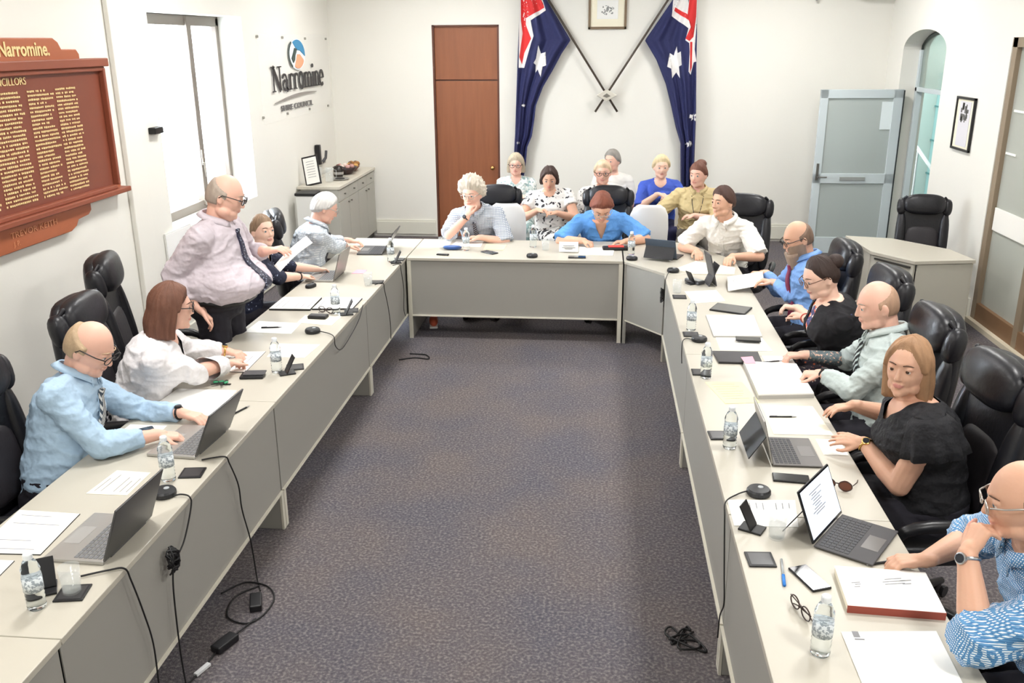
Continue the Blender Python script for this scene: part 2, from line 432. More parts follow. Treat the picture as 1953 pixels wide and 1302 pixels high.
# glazed front with taupe frames
taupe = mat('taupe_frame', '8a7a66', .5)
pane_m = mat('obscure_glass', 'c4c6bd', .3, trans=.3, ior=1.2)
gf = bpy.data.objects.new('window_2', None); COL.objects.link(gf); gf.location = (RX, 0, 0); gf['kind'] = 'structure'
YS = [8.50, 7.62, 6.72, 5.8, 4.9, 4.25]
for i, y in enumerate(YS): MB().box((.05, y, GZ/2), (.09, .09, GZ)).build('stile', taupe, gf, bevel=.004)
MB().box((.05, (GY0+GY1)/2, GZ-.04), (.09, GY1-GY0, .08)).build('head_rail', taupe, gf)
MB().box((.05, (GY0+GY1)/2, .12), (.085, GY1-GY0, .16)).build('bottom_rail', mat('rail_timber', '7d5f43', .5), gf)
for a, b in zip(YS[:-1], YS[1:]):
    MB().box((.05, (a+b)/2, 1.35), (.008, a-b-.08, 2.3)).build('pane', pane_m, gf)
    MB().box((.036, (a+b)/2, .99), (.012, a-b-.12, .20)).build('white_panel', mat('panel_white', 'f1efe9', .6), gf)
mb = MB(); wm = mat('sticker_white', 'fbfbf6', .5)
mb.box((.04, 8.25, 1.93), (.006, .30, .018)); mb.box((.04, 8.33, 1.57), (.006, .2, .018)); mb.box((.04, 7.95, 1.75), (.006, .18, .05)); mb.box((.04, 7.95, 1.86), (.006, .14, .02))
mb.build('sticker', wm, gf)

# unseen ceiling light panels, added to light the room
for i, (x, y) in enumerate(ADDED_LAMPS):
    side = 'left' if x < 0 else 'right'
    row = ['nearest the camera', 'above the near desks', 'above the far desks', 'nearest the flags'][i//2]
    t = thing('added_ceiling_light', f'added unseen square white ceiling light panel on the {side}, {row}', 'light', (x, y, 3.6), 0, 'added ceiling light panels')
    mb = MB()
    for sx, sy, lx, ly in ((.29, 0, .02, .6), (-.29, 0, .02, .6), (0, .29, .6, .02), (0, -.29, .6, .02)): mb.box((sx, sy, -.012), (lx, ly, .024))
    mb.build('frame', cm('lamp_frame', 'eeeeee', .5), t)
    MB().box((0, 0, -.008), (.56, .56, .01)).build('diffuser', cm('lamp_diffuser', 'ffffff', .5, emit='fffaf2', estr=6), t)
    a = area('added_panel_light', (0, 0, -.03), (0, 0, 0), .56, .56, 50, (1.0, .985, .968)); a.parent = t

# small fittings at the top of the back wall
t = thing('wall_speaker', 'small white fitting high on the back wall between flag and doorway', 'fitting', (2.56, BY-.05, 3.02))
MB().box((0, 0, .03), (.14, .1, .1)).build('housing', cm('white_plastic', 'e4e4e0', .4), t, bevel=.02)
MB().tube([(0, -.02, -.01), (0, -.06, -.04)], .02).build('lens', cm('grey_plastic', '9a9a98', .4), t)
t = thing('wall_camera', 'flat pale fitting at the top of the wall above the doorway', 'fitting', (3.2, 11.9, 3.02))
MB().box((0, 0, 0), (.34, .12, .05)).build('housing', cm('white_plastic', 'e4e4e0', .4), t, bevel=.015)
MB().box((0, .07, .03), (.05, .04, .05)).build('bracket', cm('grey_plastic', '9a9a98', .4), t)

# ------------------------------------------------------------------ flags
navy = mat('flag_navy', '1f2350', .75, bump=.15, bscale=30); fred = mat('flag_red', 'cc2b2b', .75); fwh = mat('flag_white', 'eceae8', .75)
def flag(name, label, edge_l, edge_r, stars, reds, whites, ph):
    """edge_l / edge_r: x as a function of z sampled as (x, z) top to bottom; hanging folds run vertically"""
    t = thing(name, label, 'flag', (0, 0, 0), 0, 'crossed flags')
    def xe(e, z):
        for (x0, z0), (x1, z1) in zip(e[:-1], e[1:]):
            if z0 >= z >= z1: return x0+(x1-x0)*(z0-z)/max(z0-z1, 1e-6)
        return e[0][0] if z > e[0][1] else e[-1][0]
    zt, zb = edge_l[0][1], edge_l[-1][1]
    def fold(x, z):
        a, b = xe(edge_l, z), xe(edge_r, z); u = (x-a)/max(b-a, .02)
        dens = 5+3*(zt-z)/(zt-zb)
        return 11.93 + .028*math.sin(u*dens*2.2+ph+.5*math.sin(z*2)) + .012*math.sin(u*dens*5.1+z*1.5)
    nu, nv = 60, 120; vs = []; fs = []
    for j in range(nv+1):
        z = zt+(zb-zt)*j/nv; a, b = xe(edge_l, z), xe(edge_r, z)
        for i in range(nu+1):
            x = a+(b-a)*i/nu; vs.append((x, fold(x, z), z))
    for j in range(nv):
        for i in range(nu): k = j*(nu+1)+i; fs.append((k, k+1, k+nu+2, k+nu+1))
    mb = MB(); mb.add(vs, fs); mb.build('cloth', navy, t, smooth=True, solid=.004)
    def overlay(nm, polys, m, off):
        bm = bmesh.new()
        for poly in polys:
            f = bm.faces.new([bm.verts.new((x, 0, z)) for x, z in poly])
        bmesh.ops.triangulate(bm, faces=bm.faces)
        for _ in range(4):
            lg = [e for e in bm.edges if e.calc_length() > .03]
            if not lg: break
            bmesh.ops.subdivide_edges(bm, edges=lg, cuts=1); bmesh.ops.triangulate(bm, faces=bm.faces)
        for v in bm.verts:
            x = min(max(v.co.x, xe(edge_l, v.co.z)), xe(edge_r, v.co.z)); v.co.x = x
            v.co.y = fold(x, v.co.z)-off
        me = bpy.data.meshes.new(nm); bm.to_mesh(me); bm.free(); me.materials.append(m)
        me.polygons.foreach_set('use_smooth', [True]*len(me.polygons))
        o = bpy.data.objects.new(nm, me); COL.objects.link(o); o.parent = t; return o
    overlay('union_white', whites, fwh, .006); overlay('union_red', reds, fred, .009)
    for s in stars: overlay('star', [s], fwh, .006)
    return t
def star(x, z, r, n=7):
    return [(x+(r if k % 2 == 0 else r*.45)*math.sin(math.pi*k/n), z+(r if k % 2 == 0 else r*.45)*math.cos(math.pi*k/n)) for k in range(2*n)]
flag('flag', 'draped blue flag with union cross and stars, left of the crossed poles',
     [(-1.02, 3.45), (-1.02, 3.0), (-1.05, 2.38), (-1.07, 1.89), (-1.09, 1.39), (-1.13, .75)],
     [(-.98, 3.45), (-.69, 3.0), (-.39, 2.53), (-.50, 2.37), (-.61, 2.17), (-.73, 1.97), (-.82, 1.74), (-.84, 1.56), (-.87, 1.36), (-.93, 1.22), (-.95, 1.0), (-.99, .75)],
     [[(-.79, 2.47), (-.76, 2.37), (-.70, 2.39), (-.73, 2.29), (-.69, 2.23), (-.75, 2.21), (-.76, 2.09), (-.8, 2.18), (-.83, 2.14), (-.82, 2.23), (-.85, 2.26), (-.82, 2.31)], star(-.98, 1.74, .022), star(-1.05, 1.27, .022)],
     [[(-1.01, 3.4), (-.95, 3.4), (-.93, 3.0), (-.955, 2.86), (-.73, 2.95), (-.72, 2.91), (-.95, 2.79), (-.95, 2.71), (-.88, 2.55), (-.97, 2.38), (-1.0, 2.24), (-1.03, 2.33), (-.99, 2.61), (-1.01, 2.77)]],
     [[(-1.02, 3.42), (-.90, 3.42), (-.83, 3.0), (-.92, 2.9), (-.74, 3.0), (-.70, 2.88), (-.91, 2.75), (-.85, 2.58), (-.88, 2.5), (-.97, 2.2), (-1.04, 2.2), (-1.03, 2.61), (-1.02, 2.85)]], .6)
flag('flag', 'draped blue flag with union cross and large star, right of the crossed poles',
     [(1.08, 3.45), (.84, 2.98), (.53, 2.52), (.68, 2.29), (.81, 2.0), (.89, 1.73), (.96, 1.47), (1.03, 1.27), (1.05, .9), (1.06, .72)],
     [(1.12, 3.45), (1.14, 2.98), (1.16, 2.6), (1.17, 2.21), (1.20, 1.6), (1.22, .9), (1.23, .72)],
     [[(.92, 2.45), (.935, 2.37), (.97, 2.39), (.96, 2.29), (.99, 2.23), (.96, 2.21), (.98, 2.07), (.93, 2.14), (.88, 2.07), (.88, 2.18), (.81, 2.21), (.86, 2.27), (.84, 2.37), (.89, 2.34)], star(1.17, 1.6, .055), star(1.13, 1.265, .045)],
     [[(1.06, 3.3), (1.13, 3.3), (1.14, 2.79), (1.10, 2.71), (1.12, 2.56), (1.07, 2.51), (1.02, 2.54), (1.08, 2.68), (1.05, 2.75), (.85, 2.87), (.86, 2.91), (1.03, 2.82)], [(1.08, 2.5), (1.11, 2.5), (1.12, 2.2), (1.10, 2.14)]],
     [[(1.0, 3.3), (1.13, 3.3), (1.15, 2.71), (1.12, 2.68), (1.13, 2.48), (1.17, 2.27), (1.14, 2.26), (1.11, 2.11), (1.08, 2.15), (1.08, 2.48), (1.02, 2.52), (1.05, 2.66), (.84, 2.80), (.85, 2.98)]], 2.1)
polem = mat('flag_pole', '4a4036', .4); ft = mat('finial', 'd8d4c8', .3, .4)
for nm, a, b, lab in (('flag_pole', (.215, 11.985, 1.66), (-1.0, 11.985, 3.5), 'slim dark flag pole leaning to the left behind the draped flag'), ('flag_pole', (-.065, 11.955, 1.66), (1.12, 11.955, 3.5), 'slim dark flag pole leaning to the right behind the draped flag')):
    tag(MB().tube([a, b], .014, 10).build(nm, polem, smooth=True), lab, 'pole')
t = thing('pole_bracket', 'white lozenge bracket holding the two crossed flag poles', 'bracket', (.075, 11.93, 1.865))
MB().prism([(-.13, 0), (0, .075), (.13, 0), (0, -.075)], -.012, .012, lambda p: V((p.x, p.z, p.y))).build('plate', ft, t, bevel=.006)
MB().prism([(-.05, -.01), (0, .025), (.05, -.01), (0, -.03)], -.016, .0, lambda p: V((p.x, p.z, p.y))).build('badge', cm('badge_grey', '77736a', .4), t)
MB().box((0, .06, 0), (.05, .12, .05)).build('mount', ft, t)

# ------------------------------------------------------------------ framed pictures
def framed(name, label, cat, loc, rz, w_, h_, fmat, border=.03, depth=.025, matw=.09, content=None):
    t = thing(name, label, cat, loc, rz)
    mb = MB()
    for x, z, a, b in ((-w_/2+border/2, 0, border, h_), (w_/2-border/2, 0, border, h_), (0, h_/2-border/2, w_, border), (0, -h_/2+border/2, w_, border)): mb.box((x, 0, z), (a, depth, b))
    mb.build('frame', fmat, t, bevel=.003)
    MB().box((0, .004, 0), (w_-border, .006, h_-border)).build('mount_board', cm('mount_cream', 'efe9d2', .7), t)
    if content: content(t)
    return t
def crest(t):
    MB().box((0, -.001, .0), (.26, .004, .22)).build('print', cm('print_paper', 'f2f2ee', .7), t)
    mb = MB(); rnd = random.Random(3)
    for k in range(34):
        a = rnd.uniform(0, 2*math.pi); r = rnd.uniform(.01, .085)
        mb.ell((r*math.cos(a), -.004, .7*r*math.sin(a)), (rnd.uniform(.004, .014), .001, rnd.uniform(.004, .012)), nu=8, nv=4)
    mb.ell((0, -.004, .012), (.016, .0015, .022), nu=10, nv=6); mb.ell((.04, -.004, .015), (.022, .0015, .01), Ry(25), nu=10, nv=6)
    mb.build('emblem', cm('emblem_grey', '8b8d8b', .7), t)
framed('picture_frame', 'framed emblem print hanging between the two flags above the poles', 'picture', (.06, BY-.014, 2.885), 0, .475, .46, mat('frame_brown', '73604a', .4), content=crest)
def photo_c(t):
    MB().box((0, -.001, 0), (.27, .004, .42)).build('print', cm('print_lilac', 'd9d7dc', .7), t)
    mb = MB(); rnd = random.Random(5)
    for k in range(14): mb.box((rnd.uniform(-.08, .08), -.004, .10+rnd.uniform(-.07, .07)), (rnd.uniform(.02, .05), .002, rnd.uniform(.03, .07)))
    mb.build('photograph', cm('photo_grey', '6c6a68', .7), t)
framed('picture_frame', 'narrow black framed picture on the wall right of the arched doorway', 'picture', (RX-.014, 9.10+.24, 1.74), -90, .46, .50, cm('frame_black', '1e1c1d', .4), border=.022, content=photo_c)

# ------------------------------------------------------------------ logo on the left wall
ink = mat('lettering_black', '2e2a2c', .5)
def wl(x0, z0, off=.0):
    """wall plane: u along the wall (+Y), v up"""
    return lambda p: V((LX+.012+off+p.z, x0+p.x, z0+p.y))
t = thing('wall_sign', 'clear sign with an oval emblem and black council lettering on the left wall', 'sign', (0, 0, 0))
panel = mat('acrylic', 'ffffff', .05, alpha=.05, spec=.3)
def stroke(mb, T, pts, wd):
    pts = [V((a, b)) for a, b in pts]
    for i in range(len(pts)-1):
        d = (pts[i+1]-pts[i]); L = d.length
        if L < 1e-6: continue
        n = V((-d.y, d.x))/L
        w0 = wd[i] if isinstance(wd, list) else wd; w1 = wd[i+1] if isinstance(wd, list) else wd
        p = [pts[i]-n*w0/2, pts[i+1]-n*w1/2, pts[i+1]+n*w1/2, pts[i]+n*w0/2]
        mb.prism([(q.x, q.y) for q in p], 0, .012, T)
def arcp(cx, cy, rx, ry, a0, a1, n=10): return [(cx+rx*math.cos(R(a0+(a1-a0)*k/n)), cy+ry*math.sin(R(a0+(a1-a0)*k/n))) for k in range(n+1)]
mb = MB(); T = wl(9.75, 2.02); xh = .165; st = .05; th = .018
def serif(x, y, w_=.10): stroke(mb, T, [(x-w_/2, y), (x+w_/2, y)], .012)
x = .05
stroke(mb, T, [(x, 0), (x, .25)], th); stroke(mb, T, [(x, .25), (x+.21, 0)], st); stroke(mb, T, [(x+.21, 0), (x+.21, .25)], th); serif(x, 0); serif(x, .25, .12); serif(x+.21, .25, .12)
x = .34  # a
stroke(mb, T, arcp(x+.07, .105, .07, .06, 160, 0), .022); stroke(mb, T, [(x+.14, .11), (x+.14, 0), (x+.18, .0)], [st, st, .02]); stroke(mb, T, arcp(x+.08, .05, .07, .05, 90, 330), .028)
def rr(x): stroke(mb, T, [(x, 0), (x, xh)], st); serif(x, 0, .12); stroke(mb, T, arcp(x+.06, .11, .06, .05, 160, 40), .024); mb.mi = 0
rr(.60); rr(.77)
stroke(mb, T, arcp(1.0, xh/2, .075, xh/2, 0, 360, 20), .04)
def nn(x, k):
    stroke(mb, T, [(x, 0), (x, xh)], st); serif(x, 0, .1)
    for i in range(k):
        stroke(mb, T, arcp(x+.06, .11, .06, .052, 170, 0), .022); x += .12; stroke(mb, T, [(x, .11), (x, 0)], st); serif(x, 0, .1)
nn(1.14, 2); stroke(mb, T, [(1.47, 0), (1.47, xh)], st); serif(1.47, 0, .1); mb.prism(arcp(1.47, .235, .028, .022, 0, 330, 11), 0, .012, T)
nn(1.56, 1); stroke(mb, T, arcp(1.82, xh/2, .075, xh/2, 0, 310, 16), .034); stroke(mb, T, [(1.76, .085), (1.89, .085)], .014)
o = mb.build('lettering', ink, t); o.scale = (1, .985, 1); o.location = (0, .15, 0)
mb = MB(); text_mesh(mb, 'SHIRE COUNCIL', .085, wl(9.99, 1.80), .006, sx=1.85); mb.build('small_lettering', cm('lettering_grey', '5a5654', .5), t)
mb = MB(); n = 24
pts = [(1.5*k/n, .085*math.sin(math.pi*(.10+.52*k/n))-.025) for k in range(n+1)]
stroke(mb, wl(9.79, 1.895), pts, [.006+.022*math.sin(math.pi*k/n) for k in range(n+1)]); mb.build('underline', cm('line_grey', '8f8983', .5), t)
T = wl(10.66, 2.39)
mb = MB(); mb.prism(arcp(0, 0, .285, .17, 0, 350, 35), 0, .008, T); mb.build('emblem_base', cm('emblem_white', 'e9f1f6', .5), t)
mb = MB(); mb.prism(arcp(0, 0, .265, .16, -8, 125, 18)+[(-.02, .05), (.1, .04)], .008, .014, T); mb.build('emblem_sky', cm('emblem_blue', '2f86b5', .5), t)
mb = MB(); mb.prism([(.2, -.06), (.08, .0), (-.02, .0), (-.06, -.06), (-.12, -.13)]+arcp(0, 0, .24, .155, 250, 330, 10), .008, .014, T); mb.build('emblem_land', cm('emblem_orange', 'e9a27c', .5), t)
mb = MB(); mb.prism([(-.22, -.04), (-.14, .03), (-.10, .07), (-.02, .06), (-.05, .02), (-.09, -.01), (-.11, -.06), (-.17, -.09)], .008, .016, T)
stroke(mb, T, arcp(-.01, 0, .285, .17, 130, 230), .02); mb.build('emblem_figure', cm('emblem_dark', '3a4a45', .5), t)
for yy, zz in ((9.447, 2.58), (10.217, 2.572), (11.023, 2.562), (11.869, 2.56), (9.427, 1.778), (10.194, 1.762), (11.007, 1.757), (11.784, 1.744)):
    MB().lathe([(.014, 0), (.014, .02), (.0, .022)], (LX, yy, zz), (1, 0, 0), 10).build('standoff', cm('standoff', '9c9a92', .3, .8), t)
MB().box((LX+.021, 10.65, 2.16), (.003, 2.5, .9)).build('clear_panel', panel, t)

# ------------------------------------------------------------------ honour board
bw = mat('board_timber', 'a8603f', .4, var=.12, vscale=4, stretch=(3, .6, 6), bump=.04); bd = mat('board_dark_timber', '7a3f2d', .35, var=.12, vscale=3); gold = mat('gold_leaf', 'e8cf95', .45)
edge = mat('board_edge', '8a4a34', .45)
hb = thing('honour_board', 'carved brown honour board with columns of gold names on the left wall', 'board', (.006, 0, 0))
def bp(poly, x0, x1, nm, m, bevel=0.):
    mb = MB(); yz(poly, x0, x1, mb); return mb.build(nm, m, hb, bevel=bevel)
c0 = 4.9; mir = lambda P_: P_ + [(2*c0-y, z) for y, z in reversed(P_)]
bp(mir([(6.02, 2.40), (6.02, 2.455), (5.99, 2.485), (5.82, 2.487), (5.79, 2.53), (5.74, 2.555)]), LX+.001, LX+.045, 'crest_panel', bw, .006)
bp(mir([(5.89, 1.50), (5.89, 1.44), (5.85, 1.415), (5.72, 1.405), (5.69, 1.37), (5.62, 1.345)]), LX+.001, LX+.045, 'foot_panel', bw, .006)
bp(mir([(6.34, 1.52), (6.34, 1.92), (6.30, 1.97), (6.20, 1.97), (6.20, 1.52)]), LX+.001, LX+.035, 'side_panel', bw, .006)
bp(mir([(6.24, 1.55), (6.24, 2.40)]), LX+.001, LX+.04, 'name_panel', bd)
mb = MB()
yz(mir([(6.30, 2.37), (6.30, 2.425)]), LX+.0, LX+.09, mb); yz(mir([(6.36, 1.50), (6.36, 1.535)]), LX+.0, LX+.10, mb); yz(mir([(6.22, 1.535), (6.22, 1.565)]), LX+.001, LX+.075, mb)
yz(mir([(6.27, 2.34), (6.27, 2.37)]), LX+.001, LX+.07, mb)
for s in (6.24, 2*c0-6.27): yz([(s, 1.56), (s+.03, 1.56), (s+.03, 2.36), (s, 2.36)], LX+.001, LX+.075, mb)
mb.build('moulding', edge, hb, bevel=.006)
BX = LX+.052
TB = lambda y0, z0, xo=0.: (lambda p: V((BX+xo+p.z*.3, y0+p.x, z0+p.y)))
mb = MB(); text_mesh(mb, 'Narromine.', .115, TB(5.16, 2.452, -.003), .004, sx=.95, offset=.0025); mb.build('title_lettering', gold, hb)
mb = MB(); text_mesh(mb, 'COUNCILLORS', .062, TB(4.965, 2.288, -.008), .004); mb.build('heading', gold, hb)
mb = MB(); rnd = random.Random(11)
for y0, y1, yv in ((5.00, 5.30, .03), (5.38, 5.60, .08), (5.68, 5.90, .05), (4.62, 4.92, .05), (4.25, 4.52, .05)):
    for k in range(27):
        z = 2.245-k*.0245; y = y0
        L = (y1-y0) + rnd.uniform(-yv, yv)*.6
        while y < y0+L:
            gl = rnd.uniform(.010, .02); hh = rnd.uniform(.009, .013)
            mb.box((BX-.008, y+gl/2, z+rnd.uniform(-.001, .001)), (.002, gl*.8, hh)); y += gl+.003
            if rnd.random() < .16: y += .012
mb.build('name_rows', gold, hb)
mb = MB(); y = 4.98; rnd = random.Random(4); cop = cm('copper_letter', 'd9936a', .5)
text_mesh(mb, 'TREVOR KEITH', .05, TB(4.98, 1.425, -.003), .003, sx=1.45); text_mesh(mb, 'J. P.', .042, TB(5.0, 1.375, -.003), .003); mb.build('foot_lettering', cop, hb)
# ------------------------------------------------------------------ figures
def skinm(key, col): return cm('skin_'+key, col, .5, sss=.12, bump=.04, bscale=120)
def head_r(n):
    """distance from the head centre to the skin along the unit direction n (local: +y face, +z crown)"""
    a, b, c = .077, .097, .120
    if n.z < 0:
        a *= 1-.10*min(1, -n.z*1.1); c = .118
    r = 1/math.sqrt((n.x/a)**2+(n.y/b)**2+(n.z/c)**2)
    if n.y > 0 and n.z > -.2: r *= 1-.03*n.y
    return r
def head_prims(mb, T, s, fem=False, jowl=0.):
    """T maps head-local points to body-local ones"""
    rings = []; nu, nv = 36, 26
    for j in range(nv+1):
        a = -math.pi/2+math.pi*j/nv; a = max(-1.56, min(1.56, a)); ring = []
        for i in range(nu):
            b = 2*math.pi*i/nu
            n = V((math.cos(a)*math.sin(b), math.cos(a)*math.cos(b), math.sin(a)))
            p = n*head_r(n)
            if n.y > 0:   # eye sockets, brow, cheeks
                for sx in (-1, 1):
                    d2 = ((p.x-sx*.031)/.018)**2+((p.z-.012)/.013)**2
                    p.y -= .013*math.exp(-d2)
                    d2 = ((p.x-sx*.043)/.022)**2+((p.z+.028)/.022)**2
                    p.y += .004*math.exp(-d2)
                d2 = (p.x/.05)**2+((p.z-.034)/.010)**2; p.y += .005*math.exp(-d2)
            ring.append(T(p))
        rings.append(ring)
    mb.loft(rings)
    e = lambda c, r, rot=None: mb.ell(T(V(c)), [q*s for q in r], (T.rot @ rot) if rot else T.rot, 14, 8)
    c = lambda a, b, ra, rb: mb.cap(T(V(a)), T(V(b)), ra*s, rb*s, 10)
    k = .86 if fem else 1.
    c((0, .086, .020), (0, .104*(.98 if fem else 1), -.024), .008*k, .0115*k)                   # nose
    for sx in (-1, 1): c((sx*.009*k, .092, -.026), (sx*.011*k, .096, -.028), .008*k, .007*k)
    e((0, .052, -.078), (.046*k+jowl, .036, .034)); e((0, .076, -.094), (.020, .016, .016))     # jaw, chin
    for sx in (-1, 1): e((sx*.040, .018, -.070), (.028*k+jowl, .046, .034))
    e((0, .0895, -.0505), (.023, .009, .0055)); e((0, .0885, -.0595), (.020, .009, .0062))      # lips
    for sx in (-1, 1):
        e((sx*.031, .0780, .0165), (.0170, .0120, .0102))                                       # upper lids
        e((sx*.031, .0760, .003), (.0150, .010, .006))
        e((sx*.079, -.006, -.006), (.008, .018, .031), Rz(sx*18) @ Rx(-10)); e((sx*.079, -.004, -.024), (.009, .010, .012))
class HT:
    def __init__(s, c, rot, k): s.c = c; s.rot = rot; s.k = k
    def __call__(s, p): return s.c + s.rot @ (p*s.k)
    def inv(s, p): return (s.rot.transposed() @ (V(p)-s.c))/s.k

def two_bone(S, W, L1, L2, hint):
    d = W-S; D = d.length; mx = (L1+L2)*.985
    if D > mx: W = S+d*(mx/D); d = W-S; D = mx
    D = max(D, abs(L1-L2)+.02)
    a = (L1*L1-L2*L2+D*D)/(2*D); h = math.sqrt(max(L1*L1-a*a, 0)); u = d.normalized()
    n = (hint-u*hint.dot(u))
    if n.length < 1e-4: n = V((0, 0, -1))
    n.normalize(); return S+u*a+n*h, W
def hand_prims(mb, W, d, n, side, s, curl=.4, spread=1., thumb=.6):
    """W wrist, d pointing direction, n palm normal, side=+1 when the thumb lies on d x n side"""
    d = V(d).normalized(); n = V(n); n = (n-d*n.dot(d)).normalized(); x = d.cross(n)*side
    k = s
    mb.cap(W-d*.02, W+d*.02*k, .026*k, .026*k, 12)
    for i, (off, r) in enumerate(((.027, .0135), (.009, .014), (-.009, .0135), (-.026, .012))):
        kn = W+d*(.088-.004*abs(i-1))*k+x*off*k-n*.003
        mb.cap(W+d*.012*k+x*off*.55*k, kn, .0145*k, r*k, 10)
        L = (.070, .078, .073, .057)[i]*k; dd = d+x*(.10*(1.5-i)*spread); dd.normalize(); p = kn
        for seg, (fl, rr) in enumerate(((.44, .0092), (.31, .0083), (.25, .0072))):
            a = curl*(.75, 1.0, .75)[seg]*(1+.08*i)
            dd = (dd*math.cos(a)+n*math.sin(a)).normalized()
            # keep the palm normal turning with the finger
            q = p+dd*L*fl; mb.cap(p, q, rr*1.04*k, rr*.95*k, 8); p = q
            nn_ = (n-dd*n.dot(dd)); n2 = nn_.normalized() if nn_.length > .05 else n
            if seg < 2: dd = dd
    mb.ell(W+d*.045*k+n*.010*k, (.030*k, .030*k, .012*k), Matrix((x, d, n)).transposed(), 12, 8)
    t0 = W+d*.022*k+x*.020*k; td = (d*.75+x*thumb+n*.25).normalized()
    t1 = t0+td*.046*k; t2 = t1+(td+d*.5-x*.15).normalized()*.032*k; t3 = t2+(d+n*.3*curl).normalized()*.024*k
    mb.cap(t0, t1, .0155*k, .0115*k, 10); mb.cap(t1, t2, .0112*k, .0098*k, 8); mb.cap(t2, t3, .0096*k, .0082*k, 8)

